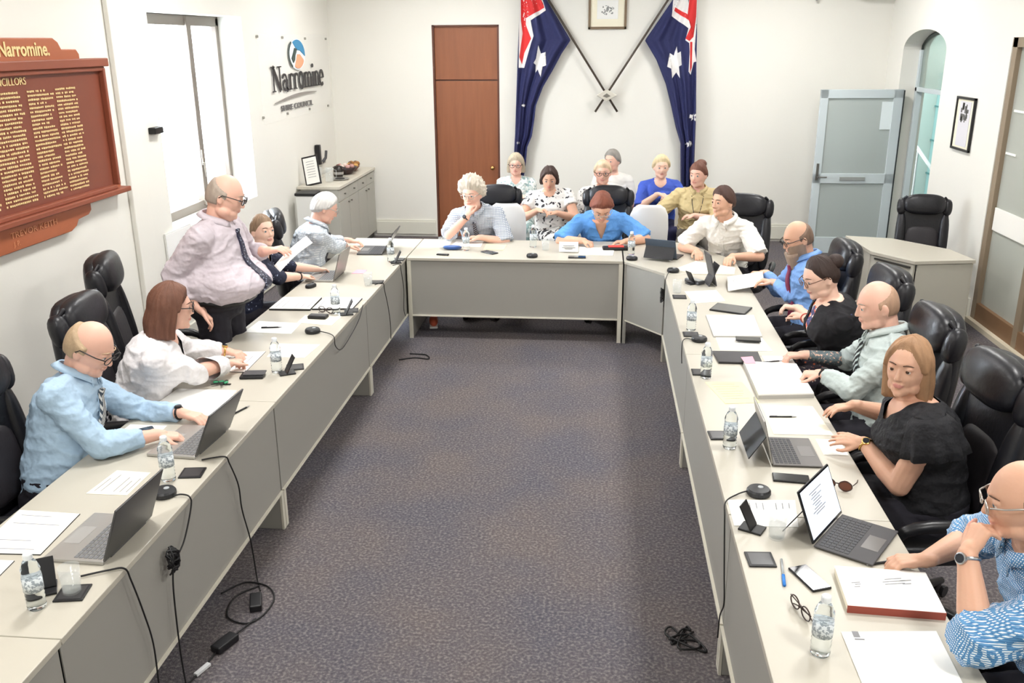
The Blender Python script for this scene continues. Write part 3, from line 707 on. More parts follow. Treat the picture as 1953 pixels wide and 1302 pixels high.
HW = [(0, .165), (.12, .168), (.3, .158), (.45, .156), (.6, .166), (.75, .176), (.87, .165), (.95, .112), (1.0, .070)]
HD = [(0, .115), (.12, .118), (.3, .112), (.45, .112), (.6, .118), (.75, .118), (.87, .098), (.95, .075), (1.0, .058)]
def interp(tab, t):
    for (a, va), (b, vb) in zip(tab[:-1], tab[1:]):
        if t <= b: return va+(vb-va)*(t-a)/(b-a)
    return tab[-1][1]
def person(label, pos, rz, look, P):
    """pos: floor point under the hips; rz: body facing; look: dict(head=world point, yaw, pitch, roll)"""
    g = P.get
    Mi = Rz(-rz); pos = V((pos[0], pos[1], 0))
    loc = lambda p: Mi @ (V(p)-pos)
    s = g('s', 1.); fem = g('fem', False); wd = g('w', 1.); belly = g('belly', 0.); vox = g('vox', .006)
    stand = g('stand', False)
    hip = V((0, 0, g('hipz', .96 if stand else .55)))
    H = loc(look['head']); hs = s*g('hs', 1.03)
    hrot = Rz(look.get('yaw', 0)) @ Rx(-look.get('pitch', 0)) @ Ry(look.get('roll', 0))
    T = HT(H, hrot, hs)
    nb = H + hrot @ V((0, -.042, -.125))*hs*.55 + V((0, -.02, -.07))*s       # neck base
    up = (nb-hip).normalized(); tw = Rz(g('twist', look.get('yaw', 0)*.18))
    right = tw @ V((1, 0, 0)); right = (right-up*right.dot(up)).normalized(); fwd = up.cross(right)
    ctrl = (hip+nb)/2 - fwd*g('bow', .05)
    cen = lambda t: hip*(1-t)**2+ctrl*2*t*(1-t)+nb*t*t
    def sec(t, gr=0.):
        w_ = (interp(HW, t)*wd*s+gr)*(.97 if fem else 1); d_ = interp(HD, t)*(1+(wd-1)*.8)*s+gr
        b = belly*math.exp(-((t-.30)/.20)**2); bust = (.045*s*g('bust', 1) if fem else .012)*math.exp(-((t-.66)/.12)**2)
        return cen(t), w_+b*.45, d_+b*.5, b*.62+bust*.6, d_+b*.5+bust*.5
    def ring(t, gr=0., n=28):
        c, w_, d_, off, df = sec(t, gr); out = []
        for k in range(n):
            a = 2*math.pi*k/n; ca, sa = math.cos(a), math.sin(a)
            x = math.copysign(abs(ca)**.86, ca)*w_; y = math.copysign(abs(sa)**.9, sa)*(df if sa > 0 else d_)
            out.append(c+right*x+fwd*(y+off*(1 if sa > 0 else .25)))
        return out
    def front(t, x=0., gr=.014):
        """point on the chest surface at height t, sideways x"""
        c, w_, d_, off, df = sec(t, gr); q = max(0., 1-(abs(x)/w_)**2.2)**.5
        return c+right*x+fwd*(df*q+off)
    shw = g('shw', .185)*wd**.6*s*(.93 if fem else 1)
    sc = cen(.87)
    Sh = {'R': sc+right*shw-up*.022*s, 'L': sc-right*shw-up*.022*s}
    L1, L2 = .295*s, .255*s
    arms = {}
    for k, sg in (('R', 1), ('L', -1)):
        a = g(k)
        W = loc(a['w']) if 'w' in a else hip+V(a['l'])
        hint = V(a.get('hint', (sg*.6, -.35, -.8)))
        E, W2 = two_bone(Sh[k], W, L1, L2, hint)
        d = Mi @ V(a['d']) if 'd' in a else (W2-E)
        n = Mi @ V(a.get('n', (0, 0, -1)))
        arms[k] = (Sh[k], E, W2, d, n, a)
    # legs
    legs = {}
    for k, sg in (('R', 1), ('L', -1)):
        hp = hip+V((sg*.09*s, .0, -.02))
        if stand: kn = V((sg*.10, .03, .50)); an = V((sg*.11, 0, .09)); tf = V((0, 1, 0))
        else:
            lg = g('leg'+k)
            if lg: kn, an = V(lg[0]), V(lg[1])
            else: kn = V((sg*.15*s, .44*s, .52)); an = V((sg*.15, .40*s, .09))
            tf = V((0, 1, 0))
        legs[k] = (hp, kn, an, tf)
    at = g('arm', 1.)*s
    # ---- one continuous body
    mb = MB()
    mb.loft([ring(t/14, -.007 if t < 13 else 0) for t in range(15)])
    mb.ell(hip+V((0, -.01, 0)), (.165*s*wd, .13*s*wd, .11*s))
    nk = g('neck', .052 if fem else .060)*s
    mb.cap(nb-up*.05+fwd*.0, H+hrot @ V((0, -.022, -.07))*hs, nk*1.12, nk, 16)
    head_prims(mb, T, hs, fem, g('jowl', 0.))
    if g('jowl', 0): mb.ell(T(V((0, .03, -.10))), (.055*hs, .05*hs, .035*hs), hrot)
    for k, sg in (('R', 1), ('L', -1)):
        S, E, W, d, n, a = arms[k]
        mb.cap(nb-up*.03*s+right*sg*.03*s, S, .045*s, .056*s*at); mb.cap(S, S+(E-S)*.5, .056*at, .050*at); mb.cap(S+(E-S)*.5, E, .050*at, .041*at)
        m_ = E+(W-E)*.35; mb.cap(E, m_, .041*at, .043*at); mb.cap(m_, W, .043*at, .027*at**.5)
        hand_prims(mb, W, d, n, sg*a.get('flip', -1), s*(.92 if fem else 1.), a.get('curl', .4), a.get('spread', 1.), a.get('thumb', .6))
        hp, kn, an, tf = legs[k]
        mb.cap(hp, kn, .088*s*wd**.5, .058*s); mb.cap(kn, kn+(an-kn)*.35, .056*s, .056*s); mb.cap(kn+(an-kn)*.35, an, .056*s, .036*s)
        mb.cap(an+V((0, -.03, -.03)), an+tf*.13*s+V((0, 0, -.055)), .034, .026)
    sk = skinm(*g('skin', ('fair', 'edb798')))
    lip = cm('lips_rose', 'd08f84', .45, sss=.1) if fem else cm('lips_pale', 'd49d8c', .5, sss=.1)
    lm = []
    def mf(c):
        q = T.inv(c)
        if q.y > .083 and abs(q.z+.055) < (.0095*(1-(q.x/.026)**2) if abs(q.x) < .026 else 0): return 1
        return 0
    ms = [sk, lip]
    if g('tattoo'):
        ms.append(pattern('tattooed_skin', 'd6ae98', ['6a7678', '59666c'], 'noise', 55, .55, thr=.47))
        E, W = arms[g('tattoo')][1:3]
        mf0 = mf
        def mf(c):
            t = (c-E).dot(W-E)/(W-E).length_squared
            return 2 if -.25 < t < .93 and (c-(E+(W-E)*t)).length < .065 else mf0(c)
    body = mb.build('person', ms, voxel=vox, sm=1, matfn=mf)
    body.location = pos; body.rotation_euler = (0, 0, R(rz))
    tag(body, label, 'person', g('group'))
    # ---- eyes and brows
    iris = cm('iris_'+g('iris', 'grey'), {'grey': '5d6f7a', 'brown': '4a3222', 'blue': '4e7796'}[g('iris', 'grey')], .2)
    for sg in (-1, 1):
        e = MB(); ec = V((sg*.031, .0765, .0085))
        e.ell(T(ec), [.0122*hs]*3, hrot, 12, 8); e.mi = 1
        gz = V(look.get('gaze', (0, 0, 0))); e.lathe([(.0076*hs, -.001), (.006*hs, .0012*hs), (.0, .002*hs)], T(ec+(V((0, 1, 0))+gz).normalized()*.0112), hrot @ (V((0, 1, 0))+gz).normalized(), 10)
        e.build('eye', [cm('eye_white', 'e9e4df', .25), iris], body, smooth=True)
        b = MB(); b.tube([T(V((sg*x, y, z))) for x, y, z in ((.014, .0925, .0315), (.028, .0915, .036), (.041, .084, .0345), (.050, .074, .030))], [.0020*hs, .0027*hs, .0024*hs, .0012*hs], 6)
        b.build('eyebrow', cm('brow_'+g('brow', 'grey'), {'grey': '9a8d80', 'brown': '5b4234', 'dark': '32241e', 'light': 'b99f82'}[g('brow', 'grey')], .8), body, smooth=True)
    # ---- hair
    hr = g('hair')
    if hr: hair(body, T, hs, **hr)
    if g('beard'): beard(body, T, hs, **g('beard'))
    if g('glasses') is not None: glasses(body, T, hs, **g('glasses'))
    if g('earring'):
        for sg in (-1, 1): MB().ell(T(V((sg*.084, -.002, -.045))), (.006, .004, .008)).build('earring', cm('pearl', 'f0e9df', .2), body, smooth=True)
    # ---- clothes
    def wr(amp, sc_=9., seed=0.):
        def f(p):
            w_ = V((noise.noise(p*5), noise.noise(p*5+V((9, 0, 0))), noise.noise(p*5+V((0, 9, 0)))))*.10
            q = V((p.x*sc_*.9+seed, p.y*sc_*.9, p.z*sc_*1.7))+w_*sc_
            r1 = 1-abs(noise.noise(q))*2.6; r2 = 1-abs(noise.noise(q*2.1))*2.6
            return amp*(max(0, r1)**1.6*.9+max(0, r2)**1.6*.35-.30)
        return f
    cl = g('top')
    if cl:
        G = cl.get('g', .013); mb = MB(); t0 = cl.get('t0', .02)
        mb.loft([ring(t0+(cl.get('t1', .985)-t0)*t/14, G*(.6 if t == 14 else 1)) for t in range(15)])
        if t0 < .08: mb.ell(hip+V((0, -.01, -.0)), (.165*s*wd+G, .13*s*wd+G, .10*s))
        for k, sg in (('R', 1), ('L', -1)):
            S, E, W, d, n, a = arms[k]; q = cl.get('sleeve'+k, cl.get('sleeve', 1.9)); lo = cl.get('loose', 1.)
            mb.cap(nb-up*.045*s+right*sg*.045*s, S, .045*s+G*.8, .058*at+G)
            if q <= 0: continue
            r0, r1 = .057*at+G, (.047*at+G)*lo
            if q < 1: mb.cap(S, S+(E-S)*q, r0, (r0+(r1-r0)*q)*1.06, flat=2)
            else:
                mb.cap(S, E, r0, r1)
                f = q-1; end = E+(W-E)*f; m_ = E+(W-E)*min(.35, f*.5)
                mb.cap(E, m_, r1, r1*.97); mb.cap(m_, end, r1*.97, (.031*at+G*.9)*lo if f > .6 else r1*.95, flat=2)
        vn = cl.get('v'); cf = None
        if vn:
            zt, zb, kx = vn   # t at which the V starts (bottom), half-width at the top
            def cf(c):
                q = c-cen(.5); h = (c-hip).dot(up)/(nb-hip).length; x = (c-cen(max(0, min(1, h)))).dot(right); y = (c-cen(max(0, min(1, h)))).dot(fwd)
                if y <= 0 and not (h > zt-.0 and math.hypot(x, y) < kx*1.1): return False
                if h < zb: return False
                ww = kx*min(1., (h-zb)/(zt-zb))
                return abs(x) < ww
        tp = mb.build(cl.get('name', 'shirt'), cl['m'], body, voxel=cl.get('vox', .009), sm=2, disp=wr(cl.get('wr', .006)), cut=cf)
        if cl.get('inner'):
            mb = MB(); mb.loft([ring(.1+.83*t/14, .005) for t in range(15)]); mb.build('inner_top', cl['inner'], body, voxel=.01, sm=1)
        if cl.get('collar'):
            cmn = cl.get('collar_m') or cl['m']; mb = MB(); n = 22; base = nb-up*.006*s; r_ = nk*1.22+.008
            nv = (H-nb); nv = (nv.normalized()+up).normalized(); fr = (fwd-nv*fwd.dot(nv)).normalized()
            ri, ro = [], []
            for hgt, rad in ((0, 1.16), (.030, 1.02), (.036, 1.04), (.006, 1.36)):
                ring_ = []
                for i in range(n):
                    a = R(-78)+R(336-0)*i/(n-1)+R(-0) ; a = R(90+14)+R(332)*i/(n-1)
                    dp = -.022*s*max(0, math.sin(a))**3 if hgt < .02 else -.016*s*max(0, math.sin(a))**3
                    ring_.append(base+right*math.cos(a)*r_*rad+fr*math.sin(a)*r_*rad*1.05+nv*(hgt*s+dp))
                ri.append(ring_)
            mb.loft(ri, cap=False, closed=False)
            for sg in (-1, 1):   # collar points
                p0 = base+fr*r_*1.12+right*sg*.014+nv*-.004; 
                mb.prism([(0, 0), (sg*.045*s, .012), (sg*.034*s, -.045*s)], -.0015, .0015, lambda p, p0=p0: p0+right*p.x+nv*p.y+fr*(p.z+.004+(-p.y*.45)))
            mb.build('collar', cmn, body, smooth=True, solid=.003)
        if cl.get('placket'):
            mb = MB(); pts = [front(.12+.72*i/16, 0, G+.002) for i in range(17)]
            rr_ = [[p+right*x*.016+fwd*y for x, y in ((-1, -.002), (1, -.002), (1, .0035), (-1, .0035))] for p in pts]
            mb.loft(rr_); mb.build('placket', cl['m'], body)
            for i in range(6): MB().ell(front(.2+.11*i, 0, G+.006), (.0055, .0025, .0055), Matrix((right, fwd, up)).transposed(), 8, 4).build('button', cm('button', 'f3f0ea', .3), body, smooth=True)
        if cl.get('pocket'):
            mb = MB(); w_ = .05; mb.loft([[front(t, x*1., G+e) for x, e in ((-.115, .001), (-.045, .001), (-.045, .006), (-.115, .006))] for t in (.56, .62, .70)]); mb.build('pocket', cl['m'], body, bevel=.001)
    if g('tie'):
        mb = MB(); G = .017; tt = [.86-.66*i/14 for i in range(15)]; rr_ = []
        for i, t in enumerate(tt):
            p = front(t, 0, G+.013); w_ = .015+.027*(i/14)
            rr_.append([p+right*x*w_+fwd*y for x, y in ((-1, -.010), (1, -.010), (1, .004), (-1, .004))])
        mb.loft(rr_); mb.build('tie', g('tie'), body, bevel=.001)
        kp = front(.87, 0, G+.014); MB().loft([[kp+up*z*s+right*x*w_+fwd*y for x, y in ((-1, -.008), (1, -.008), (.8, .010), (-.8, .010))] for z, w_ in ((-.020, .012), (.018, .021))]).build('tie_knot', g('tie'), body, bevel=.004)
    if g('lanyard'):
        mb = MB(); mb.tube([front(.93, .06), front(.8, .05), front(.66, .03, .018), front(.52, 0, .02)], .004, 6); mb.tube([front(.93, -.06), front(.8, -.05), front(.66, -.03, .018), front(.52, 0, .02)], .004, 6)
        mb.build('lanyard', g('lanyard'), body)
    bt = g('bottom')
    if bt:
        mb = MB(); G = .014
        mb.loft([ring(.0, G), ring(.06, G), ring(bt.get('t', .13), G+.002)]) ; mb.ell(hip+V((0, -.015, -.01)), (.17*s*wd+G, .135*s*wd+G, .115*s))
        for k, sg in (('R', 1), ('L', -1)):
            hp, kn, an, tf = legs[k]
            if bt['kind'] == 'trousers':
                mb.cap(hp, kn, .09*s*wd**.5+G, .062*s+G); mb.cap(kn, an+V((0, 0, .0)), .062*s+G, .05+G*.5, flat=2)
            else: mb.cap(hp, kn+(kn-hp).normalized()*.02, .095*s*wd**.5+G, .07*s+G)
        if bt['kind'] == 'skirt':
            kR, kL = legs['R'][1], legs['L'][1]; mb.cap((kR+hip)/2, (kL+hip)/2, .08+G, .08+G); mb.cap(kR, kL, .06+G, .06+G)
        if bt['kind'] == 'skirt' and bt.get('long'):
            for k in 'RL': mb.cap(legs[k][1], legs[k][2]+V((0, 0, .1)), .085, .10, flat=2)
            mb.cap((legs['R'][1]+legs['R'][2])/2, (legs['L'][1]+legs['L'][2])/2, .09, .09)
        mb.build('trousers' if bt['kind'] == 'trousers' else 'skirt', bt['m'], body, voxel=.010, sm=2, disp=wr(.005, 8, 3.))
        if bt.get('belt'):
            MB().loft([[c+(c-cen(bt.get('t', .13)))*.015+up*z for c in ring(bt.get('t', .13)-.02, G+.003, 36)] for z in (-.016, .016)], cap=False).build('belt', bt['belt'], body, smooth=True, solid=.006)
    for k in 'RL':
        hp, kn, an, tf = legs[k]; f0 = an+V((0, -.035, -.055)); f1 = an+tf*.155*s+V((0, 0, -.062))
        if g('shoe', True):
            mb = MB(); mb.cap(f0, f1, .038, .032); mb.cap(an+V((0, -.01, .0)), an+V((0, .03, -.045)), .042, .042)
            mb.build('shoe', g('shoe_m') or cm('shoe_black', '1a1718', .35), body, voxel=.009, sm=1)
    for k, kind in (g('wrist') or {}).items():
        S, E, W, d, n, a = arms[k]; u = (W-E).normalized(); c = W-u*.018; x, y, _ = frame(u); rw = .030*s*at**.3
        col = {'gold': ('watch_gold', 'd9b36c', .25, 1.), 'black': ('watch_strap', '17171a', .5, 0.), 'steel': ('watch_steel', 'b9bcc0', .25, 1.), 'bead': ('bracelet', 'c65a4a', .5, 0.)}[kind]
        nrm = -n; nrm = (nrm-u*nrm.dot(u)).normalized()
        mb = MB(); mb.tube([c+(x*math.cos(t)+y*math.sin(t))*rw for t in [2*math.pi*i/20 for i in range(21)]], .006, 8, cap=False)
        o = mb.build('wristwatch' if kind != 'bead' else 'bracelet', cm(col[0], col[1], col[2], col[3]), body, smooth=True)
        if kind != 'bead':
            MB().lathe([(.0185, -.004), (.0185, .005), (.015, .007)], c+nrm*(rw+.002), nrm, 18).build('watch_case', cm(col[0], col[1], col[2], col[3]), o)
            MB().lathe([(.014, .007), (.014, .0085)], c+nrm*(rw+.002), nrm, 16).build('dial', cm('watch_dial', '2b2e36', .2), o)
    body['_'] = 0; del body['_']
    body_info = dict(T=T, arms=arms, front=front, right=right, up=up, fwd=fwd, nb=nb, hip=hip, Sh=Sh, cen=cen, ring=ring)
    return body, body_info

def hair(body, T, hs, m, style='short', thick=.018, length=.0, hl=42., extra=None, part=0.):
    """hairline elevation depends on the angle round the head; below it the shell dips inside the skin"""
    def line(az):
        a = abs(az)
        if style == 'bald':
            if a < 60: return 200.
            return 2 if a < 78 else (-4 if a < 96 else (-14 if a < 108 else -34))
        if style in ('short', 'fluffy', 'crop', 'tied'):
            pts = [(0, hl), (35, hl-2), (58, 28), (72, 12), (86, -6), (100, -12), (125, -30), (180, -42)]
        else:
            pts = [(0, hl), (28, hl-4), (48, 22), (62, -5), (72, -40), (90, -90), (180, -90)]
        for (a0, v0), (a1, v1) in zip(pts[:-1], pts[1:]):
            if a <= a1: return v0+(v1-v0)*(a-a0)/(a1-a0)+(1 if style == 'tied' else 4)*noise.noise(V((az*.09, 2, 0)))+(1 if style == 'tied' else 3)*noise.noise(V((az*.35, 5, 0)))
        return pts[-1][1]
    nu, nv = 120, 48; vs = []
    top_bald = style == 'bald'
    for j in range(nv+1):
        el = 90-j*180/nv
        for i in range(nu):
            az = -180+360*i/nu; ar, er = R(az), R(max(-89.9, min(89.9, el)))
            n = V((math.cos(er)*math.sin(ar), math.cos(er)*math.cos(ar), math.sin(er)))
            r = head_r(n); f = (el-line(az))/(26. if style == 'tied' else 16.)
            if top_bald: f = min((el-line(az))/8., (22+34*max(0, (abs(az)-70)/110.)-el)/12., (abs(az)-74)/10.)
            f = max(-1., min(1., f)); k = f*f*(3-2*abs(f))*(1 if f > 0 else -1)
            nz = noise.noise(n*9)+.5*noise.noise(n*21)
            if style != 'fluffy': nz *= .30
            strand = math.cos(er)**.5*(.0050*noise.noise(V((az*.13, 3.3, el*.015)))+.0040*noise.noise(V((az*.40, 7.1, el*.02)))) if style != 'fluffy' else .0
            if style == 'bald': strand *= .3
            th = thick*(1+(.25 if style not in ('bob', 'long') or el > 10 else .05)*nz) if style != 'fluffy' else thick*(1+.5*nz)*(1+.5*max(0, n.z))
            if style in ('bob', 'long', 'tied') and abs(az) < 60: th *= .8
            if part and el > 30: th *= 1-.35*math.exp(-((n.x-part)/.12)**2)
            off = (th+strand)*k if k > 0 else .016*k
            p = n*(r+off)
            if style in ('bob', 'long') and el < 0:
                a = abs(az); w_ = max(0., min(1., (a-58)/14.))
                eq = V((math.sin(ar), math.cos(ar), 0)); rq = head_r(eq)+th
                zz = -min(1., -el/80.)*length
                flare = 1+.035*math.sin(min(1., -el/80.)*math.pi) - (.12 if el < -75 else 0)
                q = eq*(rq+.0050*noise.noise(V((az*.13, 3.3, 0)))+.0040*noise.noise(V((az*.40, 7.1, 0))))*flare+V((0, -.01*min(1., -el/40.), zz)); q += eq*min(1., -el/30.)*(.008*noise.noise(V((az*.10, 1.7, zz*3)))+.006*noise.noise(V((az*.3, 5.1, zz*4))))
                if el < -82: q = V((q.x*.3, q.y*.3-.03, zz))
                inn = V((n.x*.05, n.y*.05, max(zz, -.06)))
                p = q*w_+inn*(1-w_) if w_ < 1 else q
            vs.append(T(p))
    fs = [(j*nu+i, j*nu+(i+1) % nu, (j+1)*nu+(i+1) % nu, (j+1)*nu+i) for j in range(nv) for i in range(nu)]
    mb = MB(); mb.add(vs, fs)
    for c, r_ in (extra or []): mb.ell(T(V(c)), [q*hs for q in r_], T.rot, 16, 10)
    mb.build('hair', m, body, smooth=True)
def beard(body, T, hs, m, long=0., thick=.008):
    mb = MB(); nu, nv = 40, 22; vs = []
    for j in range(nv+1):
        z = -.018-.098*j/nv
        for i in range(nu+1):
            az = R(-92+184*i/nu); n = V((math.sin(az), math.cos(az), 0))
            w_ = .070*(1-.25*(j/nv)**2); d_ = .098*(1-.12*(j/nv)**2)
            lip = math.exp(-((n.x*w_)/.022)**2)
            kk = min(1., max(-1., (-.026-z-.022*lip+.02*abs(math.sin(az)))/.008))
            if abs(n.x*w_) < .021 and -.064 < z < -.048: kk = -1
            p = V((n.x*(w_+thick*kk), n.y*(d_+thick*kk)-.002, z)); p += n*.0015*noise.noise(p*150); vs.append(T(p))
    fs = [(j*(nu+1)+i, j*(nu+1)+i+1, (j+1)*(nu+1)+i+1, (j+1)*(nu+1)+i) for j in range(nv) for i in range(nu)]
    mb.add(vs, fs)
    mb.ell(T(V((0, .070, -.102))), [q*hs for q in (.040+thick, .030+thick, .020+thick)], T.rot)
    if long:
        rr = []
        for k in range(12):
            f = k/11; c = V((.0, .070+.012*f, -.075-long*f)); ww = (.060*(1-f)**.6+.010); pt = []
            for i in range(16):
                a = 2*math.pi*i/16; pt.append(T(c+V((math.cos(a)*ww*(1+.08*math.sin(9*a+k)), math.sin(a)*ww*.6, .004*math.sin(5*a)))))
            rr.append(pt)
        mb.loft(rr)
    mb.build('beard', m, body, smooth=True)
def glasses(body, T, hs, m=None, rim=.0016, r=.024, half=False, drop=0.):
    m = m or cm('spectacle_dark', '2a2524', .35); mb = MB(); y = .108; z = .006-drop; rim = max(rim, .0024)
    for sg in (-1, 1):
        pts = [T(V((sg*(.033+r*math.cos(a)*1.08), y-.006*(math.cos(a)*sg > 0)*abs(math.cos(a)), z+r*.74*math.sin(a)))) for a in [2*math.pi*k/24 for k in range(25)]]
        mb.tube(pts, rim*hs, 6, cap=False)
        mb.tube([T(V((sg*.060, y-.006, z+.008))), T(V((sg*.081, .07, z+.012))), T(V((sg*.088, .0, z+.012))), T(V((sg*.088, -.016, z-.006)))], rim*1.1*hs, 6)
    mb.tube([T(V((-.008, y, z+.008))), T(V((0, y+.003, z+.011))), T(V((.008, y, z+.008)))], rim*hs, 6)
    o = mb.build('glasses', m, body, smooth=True)
    for sg in (-1, 1):
        pts = [V((sg*(.033+r*math.cos(a)), y-.001, z+r*.70*math.sin(a))) for a in [2*math.pi*k/18 for k in range(18)]]
        mm = MB(); mm.add([T(p) for p in pts], [tuple(range(18))]); mm.build('lens', cm('spectacle_lens', 'ffffff', .02, trans=1., ior=1.02, spec=.4), o)
# ------------------------------------------------------------------ meeting desks
dtop = mat('desk_top_laminate', 'bfbaad', .38, var=.02, vscale=3); dpan = mat('desk_panel', '9d9b94', .6); dedge = mat('desk_edge', 'd7d3c4', .4)
DT = .735
def desk(label, x0, x1, y0, y1, inner, gap=.004, group='meeting desks'):
    """inner: which side carries the modesty panel ('x1', 'x0' or 'y0')"""
    t = thing('meeting_desk', label, 'desk', ((x0+x1)/2, (y0+y1)/2, 0), 0, group)
    cx, cy = (x0+x1)/2, (y0+y1)/2; lx, ly = x1-x0, y1-y0
    MB().box((0, 0, DT-.0125), (lx-gap if inner == 'y0' else lx, ly-gap if inner != 'y0' else ly, .025)).build('desk_top', dtop, t, bevel=.003)
    H = DT-.025
    if inner == 'y0':
        MB().box((0, -ly/2+.022, (H+.21)/2), (lx-.01, .018, H-.21)).build('modesty_panel', dpan, t, bevel=.002)
        for sx in (-1, 1): MB().box((sx*(lx/2-.017), .0, H/2), (.028, ly-.03, H)).build('end_panel', dpan, t, bevel=.003)
        for sx in (-1, 1): MB().box((sx*(lx/2-.017), -ly/2+.008, H/2), (.034, .012, H)).build('edge_strip', dedge, t)
        MB().box((0, -ly/2+.012, .212), (lx-.07, .024, .012)).build('edge_strip', dedge, t)
    else:
        sg = 1 if inner == 'x1' else -1
        MB().box((sg*(lx/2-.022), 0, (H+.215)/2), (.018, ly-.012, H-.215)).build('modesty_panel', dpan, t, bevel=.002)
        for yy in (-1, 1):
            MB().box((0, yy*(ly/2-.020), H/2), (lx-.03, .028, H)).build('end_panel', dpan, t, bevel=.003)
            MB().box((sg*(lx/2-.008), yy*(ly/2-.020), .108), (.012, .032, .216)).build('edge_strip', dedge, t)
        MB().box((sg*(lx/2-.012), 0, .217), (.024, ly-.012, .010)).build('edge_strip', dedge, t)
    return t
L0, L1_, R0, R1_ = -2.30, -1.655, .545, 1.165
for y0, y1, lab in ((.4, 2.285, 'grey meeting desk nearest the camera in the left row'), (2.285, 4.28, 'grey meeting desk of the left row in front of the man in the blue shirt'), (4.28, 6.25, 'grey meeting desk of the left row in front of the standing man'), (6.25, 8.42, 'grey meeting desk at the far end of the left row beneath the grey haired man')):
    desk(lab, L0, L1_, y0, y1, 'x1')
for y0, y1, lab in ((.3, 2.215, 'grey meeting desk nearest the camera in the right row'), (2.215, 3.27, 'grey meeting desk of the right row under the spiral bound white booklet'), (3.27, 5.22, 'grey meeting desk of the right row in front of the woman in black'), (5.22, 7.19, 'grey meeting desk of the right row in front of the bearded man')):
    desk(lab, R0, R1_, y0, y1, 'x0')
desk('grey meeting desk across the far end facing the camera', -1.65, .225, 7.62, 8.42, 'y0')
t = thing('corner_desk', 'grey corner desk with a slanted front joining far desk and right row', 'desk', (0, 0, 0))
poly = [(.235, 7.62), (.55, 7.22), (.55, 7.195), (1.17, 7.195), (1.17, 7.75), (.80, 8.42), (.235, 8.42)]
MB().prism(poly, DT-.025, DT).build('desk_top', dtop, t, bevel=.003)
d = V((.55-.24, 7.205-7.62, 0)); a = math.degrees(math.atan2(d.y, d.x)); L = d.length
MB().box(V((.395, 7.4125, .462))+V((.012, .012, 0)), (L-.02, .018, .50), Rz(a)).build('modesty_panel', dpan, t, bevel=.002)
MB().box((.252, 7.98, .355), (.028, .74, .71)).build('end_panel', dpan, t, bevel=.003)
MB().box((.86, 7.213, .355), (.60, .028, .71)).build('end_panel', dpan, t, bevel=.003)
MB().box(V((.395, 7.4125, .212))+V((.012, .012, 0)), (L-.02, .024, .012), Rz(a)).build('edge_strip', dedge, t)

# reception desk by the right wall
cp = mat('counter_panel', 'b9b6aa', .6)
t = thing('side_desk', 'pale angled desk with solid panels standing by the glazed right wall', 'desk', (0, 0, 0))
poly = [(2.37, 8.85), (2.42, 8.17), (2.68, 7.79), (3.21, 7.88), (3.14, 8.3), (2.77, 8.75)]
MB().prism(poly, .705, .735).build('desk_top', dtop, t, bevel=.003)
def vpanel(a, b, z0, z1, nm='panel', m=cp):
    a = V((*a, 0)); b = V((*b, 0)); d = b-a; an = math.degrees(math.atan2(d.y, d.x))
    MB().box((a+b)/2+V((0, 0, (z0+z1)/2)), (d.length, .022, z1-z0), Rz(an)).build(nm, m, t, bevel=.002)
vpanel((2.445, 8.2), (2.69, 7.815), 0, .70); vpanel((2.71, 7.815), (3.19, 7.90), 0, .70); vpanel((2.395, 8.8), (2.435, 8.2), 0, .70)
vpanel((3.195, 7.91), (3.14, 8.28), 0, .70, 'end_panel', dedge)
vpanel((2.46, 8.16), (2.66, 7.83), .665, .68, 'thin_rail', cm('dark_rail', '3a3835', .5))  # thin dark rail just below the desk top

# kitchen side cabinet along the left wall
cab = mat('cabinet_laminate', 'b4b2a8', .55); bench = mat('benchtop_stone', 'cfc9bb', .35, var=.10, vscale=60)
t = thing('side_cabinet', 'low grey cabinet run with a pale stone top under the wall sign', 'cabinet', (-3.23, 11.16, 0))
MB().box((-.0, 0, .49), (.44, 1.70, .82)).build('carcass', cab, t, bevel=.003)
MB().box((0.0, 0, .05), (.40, 1.66, .09)).build('plinth', cm('plinth_dark', '4e4b47', .6), t)
MB().box((0, 0, .915), (.50, 1.74, .035)).build('benchtop', bench, t, bevel=.004)
for i in range(4):
    y = -.64+.425*i
    dd = MB().box((.229, y, .42), (.018, .415, .66)).build('door', cab, t, bevel=.002)
    MB().lathe([(.008, 0), (.008, .014), (.013, .020), (.0, .024)], (.238, y+.15*(1 if i % 2 == 0 else -1), .70), (1, 0, 0), 12).build('knob', cm('knob_grey', '77736c', .4, .5), dd)
    dd = MB().box((.229, y, .82), (.018, .415, .13)).build('drawer', cab, t, bevel=.002)
    MB().lathe([(.008, 0), (.008, .014), (.013, .020), (.0, .024)], (.238, y, .82), (1, 0, 0), 12).build('knob', cm('knob_grey', '77736c', .4, .5), dd)
for o in t.children: pass
